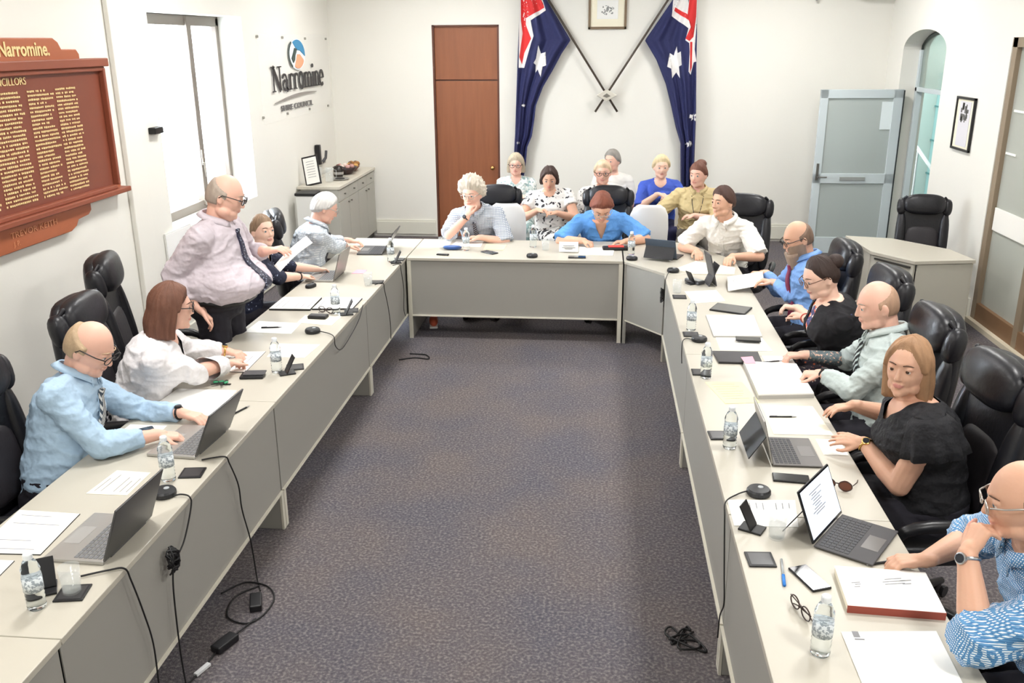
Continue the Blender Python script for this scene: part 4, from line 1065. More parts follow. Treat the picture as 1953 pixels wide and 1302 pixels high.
# ------------------------------------------------------------------ chairs
leather = mat('black_leather', '1b1b20', .38, bump=.12, bscale=45, spec=.5)
leather2 = mat('black_leather_panel', '2a272b', .5, bump=.08, bscale=60)
cplast = mat('chair_black_plastic', '1c1c1f', .35)
def make_office_chair():
    t = thing('office_chair', 'black leather office chair', 'chair')
    mb = MB(); mb.ell((0, .02, .46), (.265, .26, .065), nu=28, nv=12, e=.55); mb.ell((0, .20, .455), (.24, .07, .055), nu=20, nv=10, e=.7)
    mb.build('seat', leather, t, smooth=True)
    rot = Rx(10)
    def bk(z, y=-.235): return V((0, y-.10*(z-.5), z))
    # backrest shell
    rings = []
    for z, w_, d_ in ((.47, .16, .03), (.52, .23, .045), (.65, .245, .05), (.80, .25, .052), (.95, .25, .052), (1.07, .235, .050), (1.15, .205, .045), (1.20, .15, .03)):
        c = bk(z); rings.append([c+V((math.copysign(abs(math.cos(a))**.6, math.cos(a))*w_, math.copysign(abs(math.sin(a))**.8, math.sin(a))*d_+.018*abs(math.cos(a))**2, 0)) for a in [2*math.pi*k/28 for k in range(28)]])
    MB().loft(rings).build('backrest', leather, t, smooth=True, sub=1)
    mb = MB(); mb.ell(bk(.72)+V((0, .045, 0)), (.165, .035, .17), rot, 24, 12, .6); mb.build('lumbar_panel', leather2, t, smooth=True)
    for sx in (-1, 1):
        mb = MB(); mb.ell(bk(.78)+V((sx*.205, .045, 0)), (.048, .045, .25), rot @ Rz(-sx*20), 16, 14, .75)
        mb.ell(bk(1.08)+V((sx*.215, .035, 0)), (.045, .05, .085), rot @ Rz(-sx*25), 14, 10, .8); mb.build('side_bolster', leather, t, smooth=True)
    mb = MB(); mb.ell(bk(1.11)+V((0, .065, 0)), (.200, .062, .105), rot, 30, 16, .72)
    for sx in (-1, 1):
        for k in range(6): mb.cap(bk(1.04+.028*k)+V((sx*.185, .06, 0)), bk(1.085+.012*k)+V((sx*.222, .035, 0)), .012, .007, 8)
    mb.build('headrest', leather, t, smooth=True)
    for sx in (-1, 1):
        pts = [(sx*.27, -.20, .57), (sx*.305, -.12, .62), (sx*.315, .02, .632), (sx*.31, .15, .625), (sx*.30, .21, .58), (sx*.285, .20, .50), (sx*.25, .10, .43)]
        MB().tube(pts, [.018, .024, .028, .028, .022, .018, .018], 10).build('armrest', cplast, t, smooth=True, sub=1)
    mb = MB(); mb.lathe([(.028, .10), (.028, .28), (.018, .28), (.018, .40)], (0, 0, 0), (0, 0, 1), 16); mb.box((0, 0, .395), (.2, .26, .03)); mb.build('gas_column', cm('chrome', '8d8d90', .25, 1.), t, smooth=False)
    for k in range(5):
        a = R(72*k+18); u = V((math.cos(a), math.sin(a), 0))
        b = MB().tube([u*.02+V((0, 0, .115)), u*.16+V((0, 0, .105)), u*.31+V((0, 0, .075))], [.026, .020, .015], 8).build('base_leg', cplast, t, smooth=True)
        c = MB(); pr = V((-u.y, u.x, 0)); 
        for s_ in (-1, 1): c.lathe([(.0, -.008), (.026, -.008), (.026, .008), (.0, .008)], u*.31+pr*s_*.016+V((0, 0, .028)), pr, 12)
        c.build('caster', cplast, b, smooth=False)
    return t
def make_white_chair():
    t = thing('plastic_chair', 'white moulded chair', 'chair'); wp = mat('white_chair_plastic', 'f3f1ed', .4)
    MB().ell((0, .02, .435), (.23, .22, .018), nu=28, nv=8, e=.5).build('seat', wp, t, smooth=True)
    rings = []
    for z, w_, y in ((.44, .205, -.20), (.52, .22, -.225), (.65, .225, -.245), (.76, .215, -.262), (.82, .18, -.272), (.85, .12, -.278)):
        rings.append([V((math.copysign(abs(math.cos(a))**.6, math.cos(a))*w_, y+math.sin(a)*.010+.045*abs(math.cos(a))**2, z)) for a in [2*math.pi*k/24 for k in range(24)]])
    MB().loft(rings).build('backrest', wp, t, smooth=True)
    MB().ell((0, -.228, .64), (.14, .008, .13), Rx(8), 24, 8, .5).build('back_inset', cm('chair_inset', 'dddbd8', .5), t, smooth=True)
    for sx in (-1, 1):
        MB().tube([(sx*.19, .16, .42), (sx*.215, .20, 0)], .013, 8).build('leg', cm('chair_steel', 'a9a9aa', .3, .9), t, smooth=True)
        MB().tube([(sx*.19, -.16, .42), (sx*.215, -.23, 0)], .013, 8).build('leg', cm('chair_steel', 'a9a9aa', .3, .9), t, smooth=True)
    return t
OC = make_office_chair(); WC = make_white_chair()
G1 = 'black leather chairs round the desks'
for lab, x, y, rz, sc in (
    ('black leather chair behind the man in the light blue shirt at lower left', -2.42, 3.44, -88, 1.02),
    ('black leather chair behind the woman in the white blazer', -2.45, 4.40, -84, 1.05),
    ('empty black leather chair behind the standing man', -2.74, 5.24, -72, 1.08),
    ('black leather chair behind the grey haired man near the side cabinet', -2.44, 7.36, -66, 1.0),
    ('black leather chair behind the white haired man at the far desk', -.98, 8.75, 186, .97),
    ('black leather chair behind the woman in the blue top at the far desk', .10, 8.75, 180, .97),
    ('black leather chair behind the man in the white shirt at the corner', 1.25, 8.10, 165, 1.0),
    ('black leather chair behind the bearded man', 1.46, 6.34, 92, 1.0),
    ('black leather chair behind the woman in the black cardigan', 1.50, 5.46, 95, 1.02),
    ('black leather chair behind the bald man with the tattooed arm', 1.44, 4.52, 92, 1.04),
    ('black leather chair behind the woman in the black ruffled top', 1.42, 3.70, 95, 1.06),
    ('black leather chair behind the man in the blue checked shirt', 1.62, 2.55, 92, 1.04),
    ('empty black leather chair behind the pale side desk on the right', 3.05, 8.70, 170, .93),
    ('black chair at the left edge of the picture nearest the camera', -2.62, 2.62, -95, 1.0)):
    place(OC, USED, lab, (x, y, 0), rz, G1, sc)
G2 = 'white chairs for the onlookers'
for lab, x, y, rz in (
    ('white chair with empty back beside the dark haired onlooker in the patterned dress', -.90, 9.12, 0),
    ('white chair with empty back right of the woman in the blue top', .50, 9.12, 0),
    ('white chair of the woman with tied back hair beside the standing man', -2.62, 6.42, -95),
    ('white chair of the blonde onlooker with glasses on the left', -.94, 10.42, 180),
    ('white chair of the dark haired onlooker in the patterned dress', -.46, 9.65, 180),
    ('white chair of the onlooker with glasses hidden behind the black chair', .07, 9.80, 180),
    ('white chair of the grey haired onlooker in the back row', .16, 10.62, 180),
    ('white chair of the onlooker in the royal blue top', .68, 10.30, 180),
    ('white chair of the onlooker in the khaki blouse', 1.05, 9.72, 178)):
    place(WC, USED, lab, (x, y, 0), rz, G2, (.86, .9, 1.18) if 'empty' in lab else None)
# ------------------------------------------------------------------ the people
H_grey = cm('hair_grey', 'a9a29a', .8); H_white = cm('hair_white', 'd8d0c4', .85); H_silver = cm('hair_silver', 'b9b6b2', .8)
def hairm(key, col): return mat('hair_'+key, col, .62, var=.35, vscale=7, stretch=(5, 5, 1.2), bump=.25, bscale=60)
F1 = ('fair', 'eac2ae'); F2 = ('ruddy', 'e4b5a1'); F3 = ('tan', 'd9aa90'); F4 = ('pale', 'efd0c0')
tr_dark = cm('trousers_dark', '1f1d26', .85); tr_grey = cm('trousers_grey', '6c675f', .85)
navy_tie = pattern('tie_navy_spot', '23243a', ['8e96a8'], 'floral', 60, .5, .28)
# --- left row
b, i1 = person('man in a light blue shirt and glasses typing on a laptop at lower left', (-2.46, 3.58), -82,
  dict(head=(-2.30, 3.74, 1.20), yaw=-8, pitch=30), dict(w=1.06, belly=.03, hs=1.08, vox=.005, skin=F2, jowl=.006,
  R=dict(w=(-2.02, 3.72, .785), d=(.8, .35, -.25), curl=.45, hint=(.6, -.2, -.8)), L=dict(w=(-2.02, 3.98, .785), d=(.9, -.1, -.2), curl=.4, hint=(-.6, 0, -.6)),
  top=dict(m=cm('shirt_light_blue', 'a9c3da', .75, bump=.9, bscale=9), sleeve=1.72, sleeveL=1.88, collar=1, placket=1, pocket=0, wr=.011), tie=pattern('tie_stripe', '3c4650', ['d9d6cf'], 'stripes', 26, .5, .55, 'DIAGONAL'),
  hair=dict(m=hairm('sandy', 'b39a7c'), style='bald', thick=.011), glasses=dict(), brow='light', wrist={'L': 'black'}, bottom=dict(kind='trousers', m=tr_dark)))
b, i2 = person('woman in a white blazer with brown bobbed hair turned away at the left desk', (-2.48, 4.36), -70,
  dict(head=(-2.22, 4.40, 1.20), yaw=4, pitch=6), dict(fem=1, glasses=dict(), w=1.18, vox=.006, skin=F2, s=.97, hs=1.06,
  R=dict(w=(-2.05, 4.66, .80), d=(.3, .9, -.1), curl=1.0, hint=(.5, -.2, -.8)), L=dict(w=(-2.16, 4.90, .79), d=(.8, -.2, -.1), curl=1.0, hint=(-.7, 0, -.5)),
  top=dict(name='blazer', m=cm('blazer_white', 'e3e0e2', .8, bump=.8, bscale=10), sleeve=1.86, inner=cm('knit_black', '1c1a1e', .85), v=(.92, .30, .05), wr=.012, loose=1.15), bust=1.1,
  hair=dict(m=hairm('brown', '6b4636'), style='bob', length=.15, thick=.022), brow='brown', bottom=dict(kind='trousers', m=tr_dark), wrist={'L': 'gold'}))
b, i3 = person('large standing man in a lilac shirt and spotted tie reading a sheet of paper', (-2.38, 5.35), -96,
  dict(head=(-2.27, 5.36, 1.63), yaw=16, pitch=20), dict(stand=1, w=1.18, belly=.17, vox=.006, skin=F2, hs=1.12, jowl=.012, bow=.02, arm=1.15, neck=.062,
  R=dict(w=(-2.40, 5.12, .98), d=(.5, .3, -.8), curl=.6, hint=(.1, -.5, -.9)), L=dict(w=(-2.12, 5.60, 1.24), d=(.9, -.1, .15), n=(0, .2, -1), curl=.55, hint=(-.7, -.4, -.6)),
  top=dict(m=cm('shirt_lilac', 'c9bfc6', .8, bump=.9, bscale=8), sleeve=1.7, collar=1, collar_m=cm('shirt_lilac', 'c9bfc6'), placket=1, pocket=1, wr=.010, t0=.10, g=.018), tie=navy_tie,
  hair=dict(m=hairm('thin_grey', 'a5978a'), style='bald', thick=.008), glasses=dict(), bottom=dict(kind='trousers', m=tr_dark, t=.12, belt=cm('belt_black', '131214', .4))))
b, i4 = person('woman with tied back fair hair in a navy floral top glancing up from a laptop', (-2.66, 6.42), -74,
  dict(head=(-2.46, 6.42, 1.20), yaw=-52, pitch=-2), dict(fem=1, s=.95, vox=.006, skin=F1, brow='brown', iris='grey',
  R=dict(w=(-2.28, 6.70, .785), d=(.5, .8, -.15), curl=.4, hint=(.5, -.3, -.8)), L=dict(w=(-2.24, 6.94, .79), d=(.6, .6, -.2), curl=.4, hint=(-.6, 0, -.7)),
  top=dict(name='blouse', m=pattern('navy_floral', '1c2138', ['aab2c8', '5b6486'], 'floral', 26, .8, .16), sleeve=1.15, v=(.94, .85, .05)),
  hair=dict(m=hairm('ash', '8a715a'), style='tied', thick=.011, hl=50, extra=[((0, -.105, .03), (.035, .035, .035))]), wrist={'R': 'black'}, bottom=dict(kind='trousers', m=tr_dark)))
b, i5 = person('grey haired man in a pale checked shirt and glasses bent over a laptop', (-2.50, 7.34), -62,
  dict(head=(-2.30, 7.46, 1.19), yaw=-4, pitch=26), dict(w=1.08, hs=1.06, vox=.006, skin=F2, belly=.03,
  R=dict(w=(-2.22, 7.78, .80), d=(.7, .5, -.2), curl=.5, hint=(.6, -.2, -.8)), L=dict(w=(-2.26, 8.0, .80), d=(.8, .3, -.2), curl=.5, hint=(-.6, 0, -.6)),
  top=dict(m=pattern('pale_check', 'd6dade', ['b3bcc6'], 'check', 16, .8, .6), sleeve=1.75, collar=1, wr=.011), tie=cm('tie_grey', '4b4a50', .5),
  hair=dict(m=hairm('silver', 'cbc9c6'), style='short', thick=.015, hl=46), glasses=dict(m=cm('spectacle_silver', 'b9b4ae', .3, .8)), wrist={'R': 'steel'}, bottom=dict(kind='trousers', m=tr_dark)))
# --- far desk
b, i6 = person('white haired man resting his chin on his hand at the far desk', (-1.08, 8.78), 180,
  dict(head=(-1.17, 8.38, 1.17), yaw=-14, pitch=8), dict(w=1.12, hs=1.08, vox=.006, skin=F2, belly=.04,
  R=dict(w=(-1.20, 8.265, .985), d=(.22, .2, .9), n=(.5, .8, -.3), curl=1.15, hint=(.8, .6, -1.)), L=dict(w=(-1.08, 8.26, .79), d=(-.9, -.1, 0), curl=.5, hint=(-.9, -.1, -.6)),
  top=dict(m=pattern('fine_check', 'e2e5ea', ['8d99ab'], 'check', 22, .8, .72), sleeve=.95, loose=1.25, collar=1, wr=.010), tie=pattern('tie_dark_stripe', '2d2d38', ['a9a7ae'], 'stripes', 22, .5, .6, 'DIAGONAL'),
  hair=dict(m=hairm('white', 'd9cfc0'), style='fluffy', thick=.038, hl=40), glasses=dict(m=cm('spectacle_silver', 'b9b4ae')), wrist={'R': 'black'}, bottom=dict(kind='trousers', m=tr_dark)))
b, i7 = person('woman with short auburn hair in a blue top writing at the far desk', (.05, 8.80), 182,
  dict(head=(.035, 8.33, 1.07), yaw=2, pitch=42), dict(fem=1, w=1.20, s=1.0, hs=1.08, vox=.006, skin=F3, bow=.12, arm=1.1,
  R=dict(w=(-.12, 8.20, .785), d=(.55, -.45, -.1), curl=.9, hint=(1.2, .1, -.5)), L=dict(w=(.26, 8.20, .785), d=(-.8, -.2, -.05), curl=.35, hint=(-1.2, .1, -.5)),
  top=dict(name='blouse', m=cm('top_cornflower', '5f9be0', .8, bump=.8, bscale=12), sleeve=.98, v=(.95, .70, .05), wr=.009, loose=1.2),
  hair=dict(m=hairm('auburn', '7a4432'), style='short', thick=.026, hl=46, extra=[((0, -.03, .085), (.075, .08, .05))]), brow='brown', glasses=dict(m=cm('spectacle_silver', 'b9b4ae')), bottom=dict(kind='skirt', m=tr_dark)))
b, i8 = person('young man with brown hair in a white short sleeved shirt at the corner', (1.18, 8.15), 160,
  dict(head=(1.06, 7.86, 1.21), yaw=-32, pitch=4), dict(w=.95, hs=1.04, vox=.006, skin=F3, brow='dark', iris='brown',
  R=dict(w=(.86, 7.82, .79), d=(.1, -.9, -.1), curl=.6, hint=(.8, -.1, -.7)), L=dict(w=(1.13, 7.62, .79), d=(-.4, -.8, -.1), curl=.7, hint=(-1., 0, -.6)),
  top=dict(m=cm('shirt_cream', 'f0ede6', .8, bump=.8, bscale=10), sleeve=.92, collar=1, placket=1, loose=1.3, wr=.011),
  hair=dict(m=hairm('dark_brown', '4a322a'), style='short', thick=.019, hl=48), bottom=dict(kind='trousers', m=tr_dark)))
# --- right row
b, i9 = person('man with a long grey beard in a blue shirt reading papers', (1.52, 6.36), 98,
  dict(head=(1.40, 6.42, 1.20), yaw=6, pitch=20), dict(w=1.04, hs=1.05, vox=.006, skin=F3, brow='brown',
  R=dict(w=(1.30, 7.02, .80), d=(-.8, .1, -.1), curl=.6, hint=(.7, .2, -.6)), L=dict(w=(1.30, 6.62, .83), d=(-.9, .1, .1), curl=.8, hint=(-.9, -.2, -.7)),
  top=dict(m=cm('shirt_mid_blue', '7ba3dc', .75, bump=.9, bscale=10), sleeve=1.85, collar=1, wr=.011), tie=cm('tie_maroon', '7c2744', .5),
  hair=dict(m=hairm('fade', '7d6657'), style='bald', thick=.005), beard=dict(m=hairm('beard', '96806f'), long=.24), glasses=dict(), bottom=dict(kind='trousers', m=tr_dark)))
b, i10 = person('woman with dark tied back hair and glasses in a black cardigan looking down', (1.54, 5.47), 82,
  dict(head=(1.33, 5.40, 1.18), yaw=22, pitch=22), dict(fem=1, w=1.2, s=1.0, hs=1.06, vox=.006, skin=F1, brow='brown',
  R=dict(w=(1.34, 5.98, .82), d=(-.7, .2, .0), curl=1.0, hint=(.6, .1, -.7)), L=dict(w=(1.33, 5.84, .80), d=(-.7, .5, .1), curl=1.0, hint=(-.9, .5, -.9)),
  top=dict(name='cardigan', m=cm('cardigan_black', '17161b', .85), sleeve=1.25, v=(.94, .25, .06), wr=.009, loose=1.1, inner=pattern('orange_floral', 'd86a3e', ['e9e2dc', '3d3f6a'], 'noise', 22, .8)),
  hair=dict(m=hairm('very_dark', '33241f'), style='tied', thick=.010, hl=54, extra=[((0, -.10, .05), (.045, .05, .045))]), glasses=dict(m=cm('spectacle_brown', '6b4a38', .35)), wrist={'L': 'bead'}, bottom=dict(kind='trousers', m=pattern('red_print', '2b2430', ['b4532f', 'b9aaa0'], 'floral', 30, .8, .2))))
b, i11 = person('bald man in a grey green shirt with a tattooed forearm at the right row', (1.53, 4.64), 88,
  dict(head=(1.47, 4.73, 1.20), yaw=6, pitch=14), dict(w=1.12, hs=1.08, vox=.005, skin=F2, belly=.03, neck=.066,
  R=dict(w=(1.21, 5.10, .79), d=(-.8, .05, -.1), curl=.9, hint=(.8, .2, -.7)), L=dict(w=(1.23, 4.76, .80), d=(-.9, .1, -.1), curl=1.1, hint=(-.9, .1, -.6)), tattoo='R',
  top=dict(m=cm('shirt_sage', 'b7c2c0', .75, bump=.9, bscale=9), sleeveR=1.02, sleeveL=1.84, collar=1, placket=0, wr=.012), tie=pattern('tie_stripe_black', '232429', ['b8c6c4'], 'stripes', 18, .5, .62, 'DIAGONAL'),
  hair=dict(m=hairm('stubble', 'b08e76'), style='bald', thick=.0035), wrist={'L': 'black'}, bottom=dict(kind='trousers', m=tr_dark)))
b, i12 = person('woman with shoulder length fair hair in a black ruffled top gesturing at the desk', (1.47, 3.71), 78,
  dict(head=(1.33, 3.77, 1.20), yaw=62, pitch=2), dict(fem=1, w=1.24, s=1.0, hs=1.06, vox=.005, skin=F3, brow='brown', iris='brown', arm=1.12,
  R=dict(w=(1.24, 4.16, .86), d=(-.9, .05, -.25), curl=.30, spread=1.6, hint=(.9, -.4, -.6)), L=dict(w=(1.20, 3.82, .82), d=(-.75, .35, .0), n=(.2, .5, -.8), curl=.25, spread=1.3, hint=(-1.1, -.8, -.8)),
  top=dict(name='ruffled_top', m=cm('top_black', '121217', .8, bump=.8, bscale=14), sleeve=.42, v=(.95, .84, .10), wr=.009),
  hair=dict(m=hairm('light_brown', 'a17c5c'), style='bob', length=.15, thick=.016, hl=56, part=.2), wrist={'L': 'gold'}, bottom=dict(kind='skirt', m=tr_dark)))
mb = MB(); G = .02
for sg in (-1, 1):
    S = i12['Sh']['R' if sg > 0 else 'L']; rr = []
    for k, (h, rad) in enumerate(((.055, .062), (.03, .088), (-.02, .105), (-.075, .120), (-.11, .126))):
        ring = []
        for q in range(36):
            a = 2*math.pi*q/36; f = 1+(.10 if k > 2 else .04 if k > 1 else 0)*math.sin(9*a)
            ring.append(S+i12['right']*(math.cos(a)*rad*f)+i12['fwd']*(math.sin(a)*rad*f)+i12['up']*h)
        rr.append(ring)
    mb.loft(rr, cap=False)
mb.build('shoulder_ruffle', M['top_black'], b, smooth=True, solid=.004)
b, i13 = person('man in a blue and white checked shirt with fist at his mouth', (1.60, 2.62), 86,
  dict(head=(1.31, 2.60, 1.19), yaw=-4, pitch=12), dict(w=1.16, hs=1.06, vox=.005, skin=F3, belly=.05, neck=.064, brow='brown', arm=1.1,
  R=dict(w=(1.17, 2.90, .79), d=(-.85, .05, -.15), curl=.65, hint=(.9, .3, -.7)), L=dict(w=(1.14, 2.53, 1.04), d=(.5, .35, .75), n=(.8, .3, -.5), curl=1.25, hint=(-.8, .55, -1.2)),
  top=dict(m=pattern('gingham_blue', 'e6edf3', ['3f76ab', '5b90bd'], 'check', 42, .8, .5), sleeve=1.18, collar=1, wr=.012, loose=1.2),
  hair=dict(m=hairm('cropped', '8b7263'), style='bald', thick=.004), glasses=dict(m=cm('spectacle_silver', 'b9b4ae')), wrist={'L': 'steel'}, bottom=dict(kind='trousers', m=tr_dark)))
# --- onlookers
def sitter(label, pos, rz, head, **k):
    pr = dict(vox=.0085); pr.update(k); lk = dict(head=head, yaw=k.pop('yaw', 0), pitch=k.pop('pitch', 4)); return person(label, pos, rz, lk, pr)
KN = dict(shoe_m=cm('shoe_tan', '6e4c3a', .5))
sitter('onlooker with grey blonde bobbed hair and folded arms left in the back row', (-.93, 10.45), 180, (-.93, 10.28, 1.20), fem=1, s=.96, skin=F2, bow=.02,
  R=dict(w=(-.88, 10.16, .86), d=(.9, 0, .1), curl=.5, hint=(.8, -.1, -.8)), L=dict(w=(-.98, 10.13, .83), d=(-.9, 0, .1), curl=.5, hint=(-.8, -.1, -.8)),
  top=dict(name='blouse', m=pattern('sea_print', 'c6cfcb', ['8fa9aa', 'eef0ee'], 'noise', 22, .8, thr=.52), sleeve=.95, v=(.95, .88, .05)),
  hair=dict(m=hairm('grey_blonde', 'b5a791'), style='bob', length=.09, thick=.022), glasses=dict(), bottom=dict(kind='skirt', m=pattern('sea_skirt', 'c6cfcb', ['7f9794'], 'noise', 18, .8), long=1), **KN)
sitter('onlooker with dark hair in a white patterned dress looking at a phone', (-.47, 9.68), 182, (-.51, 9.48, 1.17), pitch=22, fem=1, s=.98, w=1.1, skin=F3, brow='dark', bow=.04, arm=1.1,
  R=dict(w=(-.62, 9.32, .86), d=(.7, -.3, .1), curl=.8, hint=(.9, -.1, -.8)), L=dict(w=(-.42, 9.30, .84), d=(-.7, -.3, .1), curl=.8, hint=(-.9, -.1, -.8)),
  legR=((.02, .46, .56), (-.03, .52, .12)), legL=((-.10, .44, .60), (.10, .60, .22)),
  top=dict(name='dress_top', m=pattern('mono_print', 'eceae6', ['2b2a30'], 'noise', 24, .8, thr=.60), sleeve=.45, v=(.95, .90, .06), loose=1.2),
  hair=dict(m=hairm('dark', '3c2a24'), style='bob', length=.07, hl=52, thick=.018, part=.001), bottom=dict(kind='skirt', m=pattern('mono_skirt', 'eceae6', ['232228'], 'noise', 16, .8, thr=.52)), shoe_m=cm('sandal', '2b2a2c', .5))
sitter('onlooker with cropped pale hair and glasses half hidden behind the black chair', (.06, 9.84), 180, (.04, 9.68, 1.20), fem=1, s=1.0, w=1.2, skin=F2, bow=.02,
  R=dict(w=(-.05, 9.48, .72), d=(.8, -.3, 0), curl=.5), L=dict(w=(.15, 9.46, .72), d=(-.8, -.3, 0), curl=.5),
  top=dict(name='blouse', m=pattern('spot_print', 'ebe9e6', ['4b4a50'], 'noise', 30, .8, thr=.60), sleeve=1.0, v=(.95, .88, .05)),
  hair=dict(m=hairm('pale_blonde', 'd9bfa0'), style='short', thick=.016), glasses=dict(), bottom=dict(kind='skirt', m=M['trousers_dark']), **KN)
sitter('onlooker with short grey hair turned sideways behind the onlooker with glasses', (.17, 10.68), 178, (.15, 10.52, 1.22), yaw=-30, fem=1, s=.98, skin=F2, bow=.02,
  R=dict(w=(.05, 10.35, .75), d=(.8, -.3, 0), curl=.5), L=dict(w=(.25, 10.33, .75), d=(-.8, -.3, 0), curl=.5),
  top=dict(name='shirt', m=cm('top_offwhite', 'dcdad4', .8), sleeve=1.0), hair=dict(m=hairm('mid_grey', '8f8a84'), style='short', thick=.018, hl=48), earring=1,
  bottom=dict(kind='trousers', m=tr_grey), **KN)
sitter('onlooker with short pale blonde hair in a royal blue top, hands clasped', (.69, 10.34), 180, (.68, 10.16, 1.20), yaw=4, fem=1, s=.97, w=1.08, skin=F1, bow=.02,
  R=dict(w=(.645, 10.00, .93), d=(.9, -.1, .0), curl=1.0, hint=(1, -.1, -.8)), L=dict(w=(.78, 9.98, .91), d=(-.9, -.1, .0), curl=1.0, hint=(-1, -.1, -.8)),
  top=dict(name='jersey_top', m=cm('top_royal', '3d58b8', .8, bump=.8, bscale=12), sleeve=.98, v=(.95, .88, .065)),
  hair=dict(m=hairm('blonde', 'dcc9a2'), style='short', thick=.024, hl=46), bottom=dict(kind='trousers', m=cm('trousers_navy', '25264a', .85)), **KN)
sitter('onlooker with auburn hair pinned up in a khaki blouse looking aside', (1.06, 9.76), 176, (1.02, 9.56, 1.20), yaw=-26, fem=1, s=1.02, w=1.18, skin=F2, brow='brown', bow=.02, arm=1.15,
  R=dict(w=(.70, 9.42, .60), d=(-.1, -.6, -.6), curl=.4, hint=(.9, .2, -.3)), L=dict(w=(.98, 9.34, .82), d=(-.8, -.2, 0), curl=.5, hint=(-.9, .1, -.7)),
  top=dict(name='blouse', m=cm('blouse_khaki', 'c4b184', .8, bump=.8, bscale=10), sleeve=1.0, collar=1, wr=.010, loose=1.15), lanyard=cm('lanyard_dark', '2c2826', .5),
  hair=dict(m=hairm('chestnut', '6a4335'), style='tied', thick=.016, hl=44, extra=[((0, -.06, .10), (.055, .06, .045))]), bottom=dict(kind='trousers', m=tr_grey, t=.2), **KN)
# sheet held by the standing man
# ------------------------------------------------------------------ things on the desks
DZT = DT + .0005
ppr = mat('paper_white', 'f6f5f0', .75); pyel = mat('paper_yellow', 'f1eab0', .75); ppink = mat('paper_pink', 'f0a9b8', .75); pcream = mat('paper_cream', 'efe9d6', .75)
inkm = mat('print_grey', '8d8d90', .8); blk = mat('matte_black', '18181b', .45); blkg = mat('gloss_black', '101014', .12, coat=.5); dgrey = mat('dark_grey', '4a4a4c', .45)
silver = mat('laptop_silver', 'b4b2ae', .35, .6); lidg = mat('lid_grey', '5d5d5e', .32, .7); keym = mat('key_grey', '3f4044', .5); keyl = mat('key_light', '77787a', .5)
scr = mat('screen_dark', '15161a', .08, coat=.6); scrw = mat('screen_lit', 'dfe6f2', .2, emit='dfe8f6', estr=.55)
water = mat('bottle_water', 'f4fafc', .02, trans=1., ior=1.25); glass = mat('drinking_glass', 'eef4f4', .03, alpha=.16, spec=.8, coat=.5); capm = mat('bottle_cap', 'e9eef2', .3)
labelm = pattern('bottle_label', 'dfe6ea', ['9aa4ac'], 'noise', 90, .4, thr=.5)

def sheet(name, label, pts, th=.0012, m=None, cat='paper', z=DZT, lines=0, group=None, edge=None, title=False):
    """pts: the four corners; printed lines run along the edge 0-1"""
    c = sum((V((*p, 0)) for p in pts), V())/len(pts)
    t = thing(name, label, cat, (c.x, c.y, z), 0, group)
    q = [(p[0]-c.x, p[1]-c.y) for p in pts]
    area_ = sum(q[i][0]*q[(i+1) % len(q)][1]-q[(i+1) % len(q)][0]*q[i][1] for i in range(len(q)))
    if area_ < 0: pl = q[::-1]
    else: pl = q
    MB().prism(pl, 0, th).build('page' if th < .004 else 'page_block', m or ppr, t)
    if edge: MB().prism([(x*1.012, y*1.012) for x, y in pl], -.0004, th*.75).build('cover', edge, t)
    if lines:
        mb = MB(); rnd = random.Random(len(label)+lines)
        P_ = [V((*p, 0)) for p in q]
        for k in range(lines):
            v = .12+.78*k/max(1, lines-1) if lines > 1 else .4
            if rnd.random() < .12: continue
            a = P_[0]+(P_[3]-P_[0])*v; b = P_[1]+(P_[2]-P_[1])*v; d = b-a
            s0, s1 = .12, rnd.uniform(.55, .88)
            if title: s0, s1 = .12, .12+rnd.uniform(.15, .3)
            mb.box(a+d*(s0+s1)/2+V((0, 0, th+.0003)), (d.length*(s1-s0), .0035, .0004), Matrix.Rotation(math.atan2(d.y, d.x), 3, 'Z'))
        mb.build('printed_text', inkm, t)
    return t
def laptop(label, x, y, rz, w_=.32, d_=.225, tilt=18, base=silver, lid=lidg, lit=False, kind='laptop', kick=False, keys=keym):
    t = thing(kind, label, 'laptop' if kind == 'laptop' else 'tablet', (x, y, DZT), rz)
    bs = MB().box((0, -d_/2, .008), (w_, d_, .014 if not kick else .007)).build('keyboard_base', base, t, bevel=.003)
    mb = MB(); top = .0155 if not kick else .012
    for r in range(6):
        n = 13; kw = (w_-.03)/n
        for k in range(n): mb.box((-w_/2+.015+kw*(k+.5), -.022-.0185*r, top), (kw*.82, .0145, .002))
    mb.build('keys', keys, bs)
    MB().box((0, -d_+.045, top-.0005), (w_*.36, .062, .0015)).build('touchpad', cm('touchpad_'+base.name, 'a5a3a0' if base is silver else '6d6b69', .3), bs)
    rot = Rx(-tilt); h = d_*.96
    o = V((0, .004, .014)); cc = lambda p: o+rot @ V(p)
    sl = MB().box(cc((0, 0, h/2)), (w_, .007, h), rot).build('screen_lid', lid, t, bevel=.003)
    MB().box(cc((0, -.0045, h/2+.002)), (w_-.016, .002, h-.022), rot).build('screen', scrw if lit else scr, sl)
    MB().box(cc((0, -.0040, h/2)), (w_-.004, .0015, h-.004), rot).build('bezel', blkg, sl)
    if lit:
        mb = MB(); rnd = random.Random(2)
        for k in range(9): mb.box(cc((-.03+rnd.uniform(-.01, .01), -.006, h*(.80-.05*k))), (rnd.uniform(.04, .12), .0006, .003), rot)
        mb.build('screen_text', inkm, sl)
    if kick:
        kr = Rx(32); o2 = cc((0, .005, h*.62)); MB().box(o2+kr @ V((0, 0, -h*.30)), (w_*.96, .004, h*.62), kr).build('kickstand', blk, t, bevel=.001)
    else: MB().tube([(-w_*.36, .002, .012), (w_*.36, .002, .012)], .006, 8).build('hinge', dgrey, t)
    return t
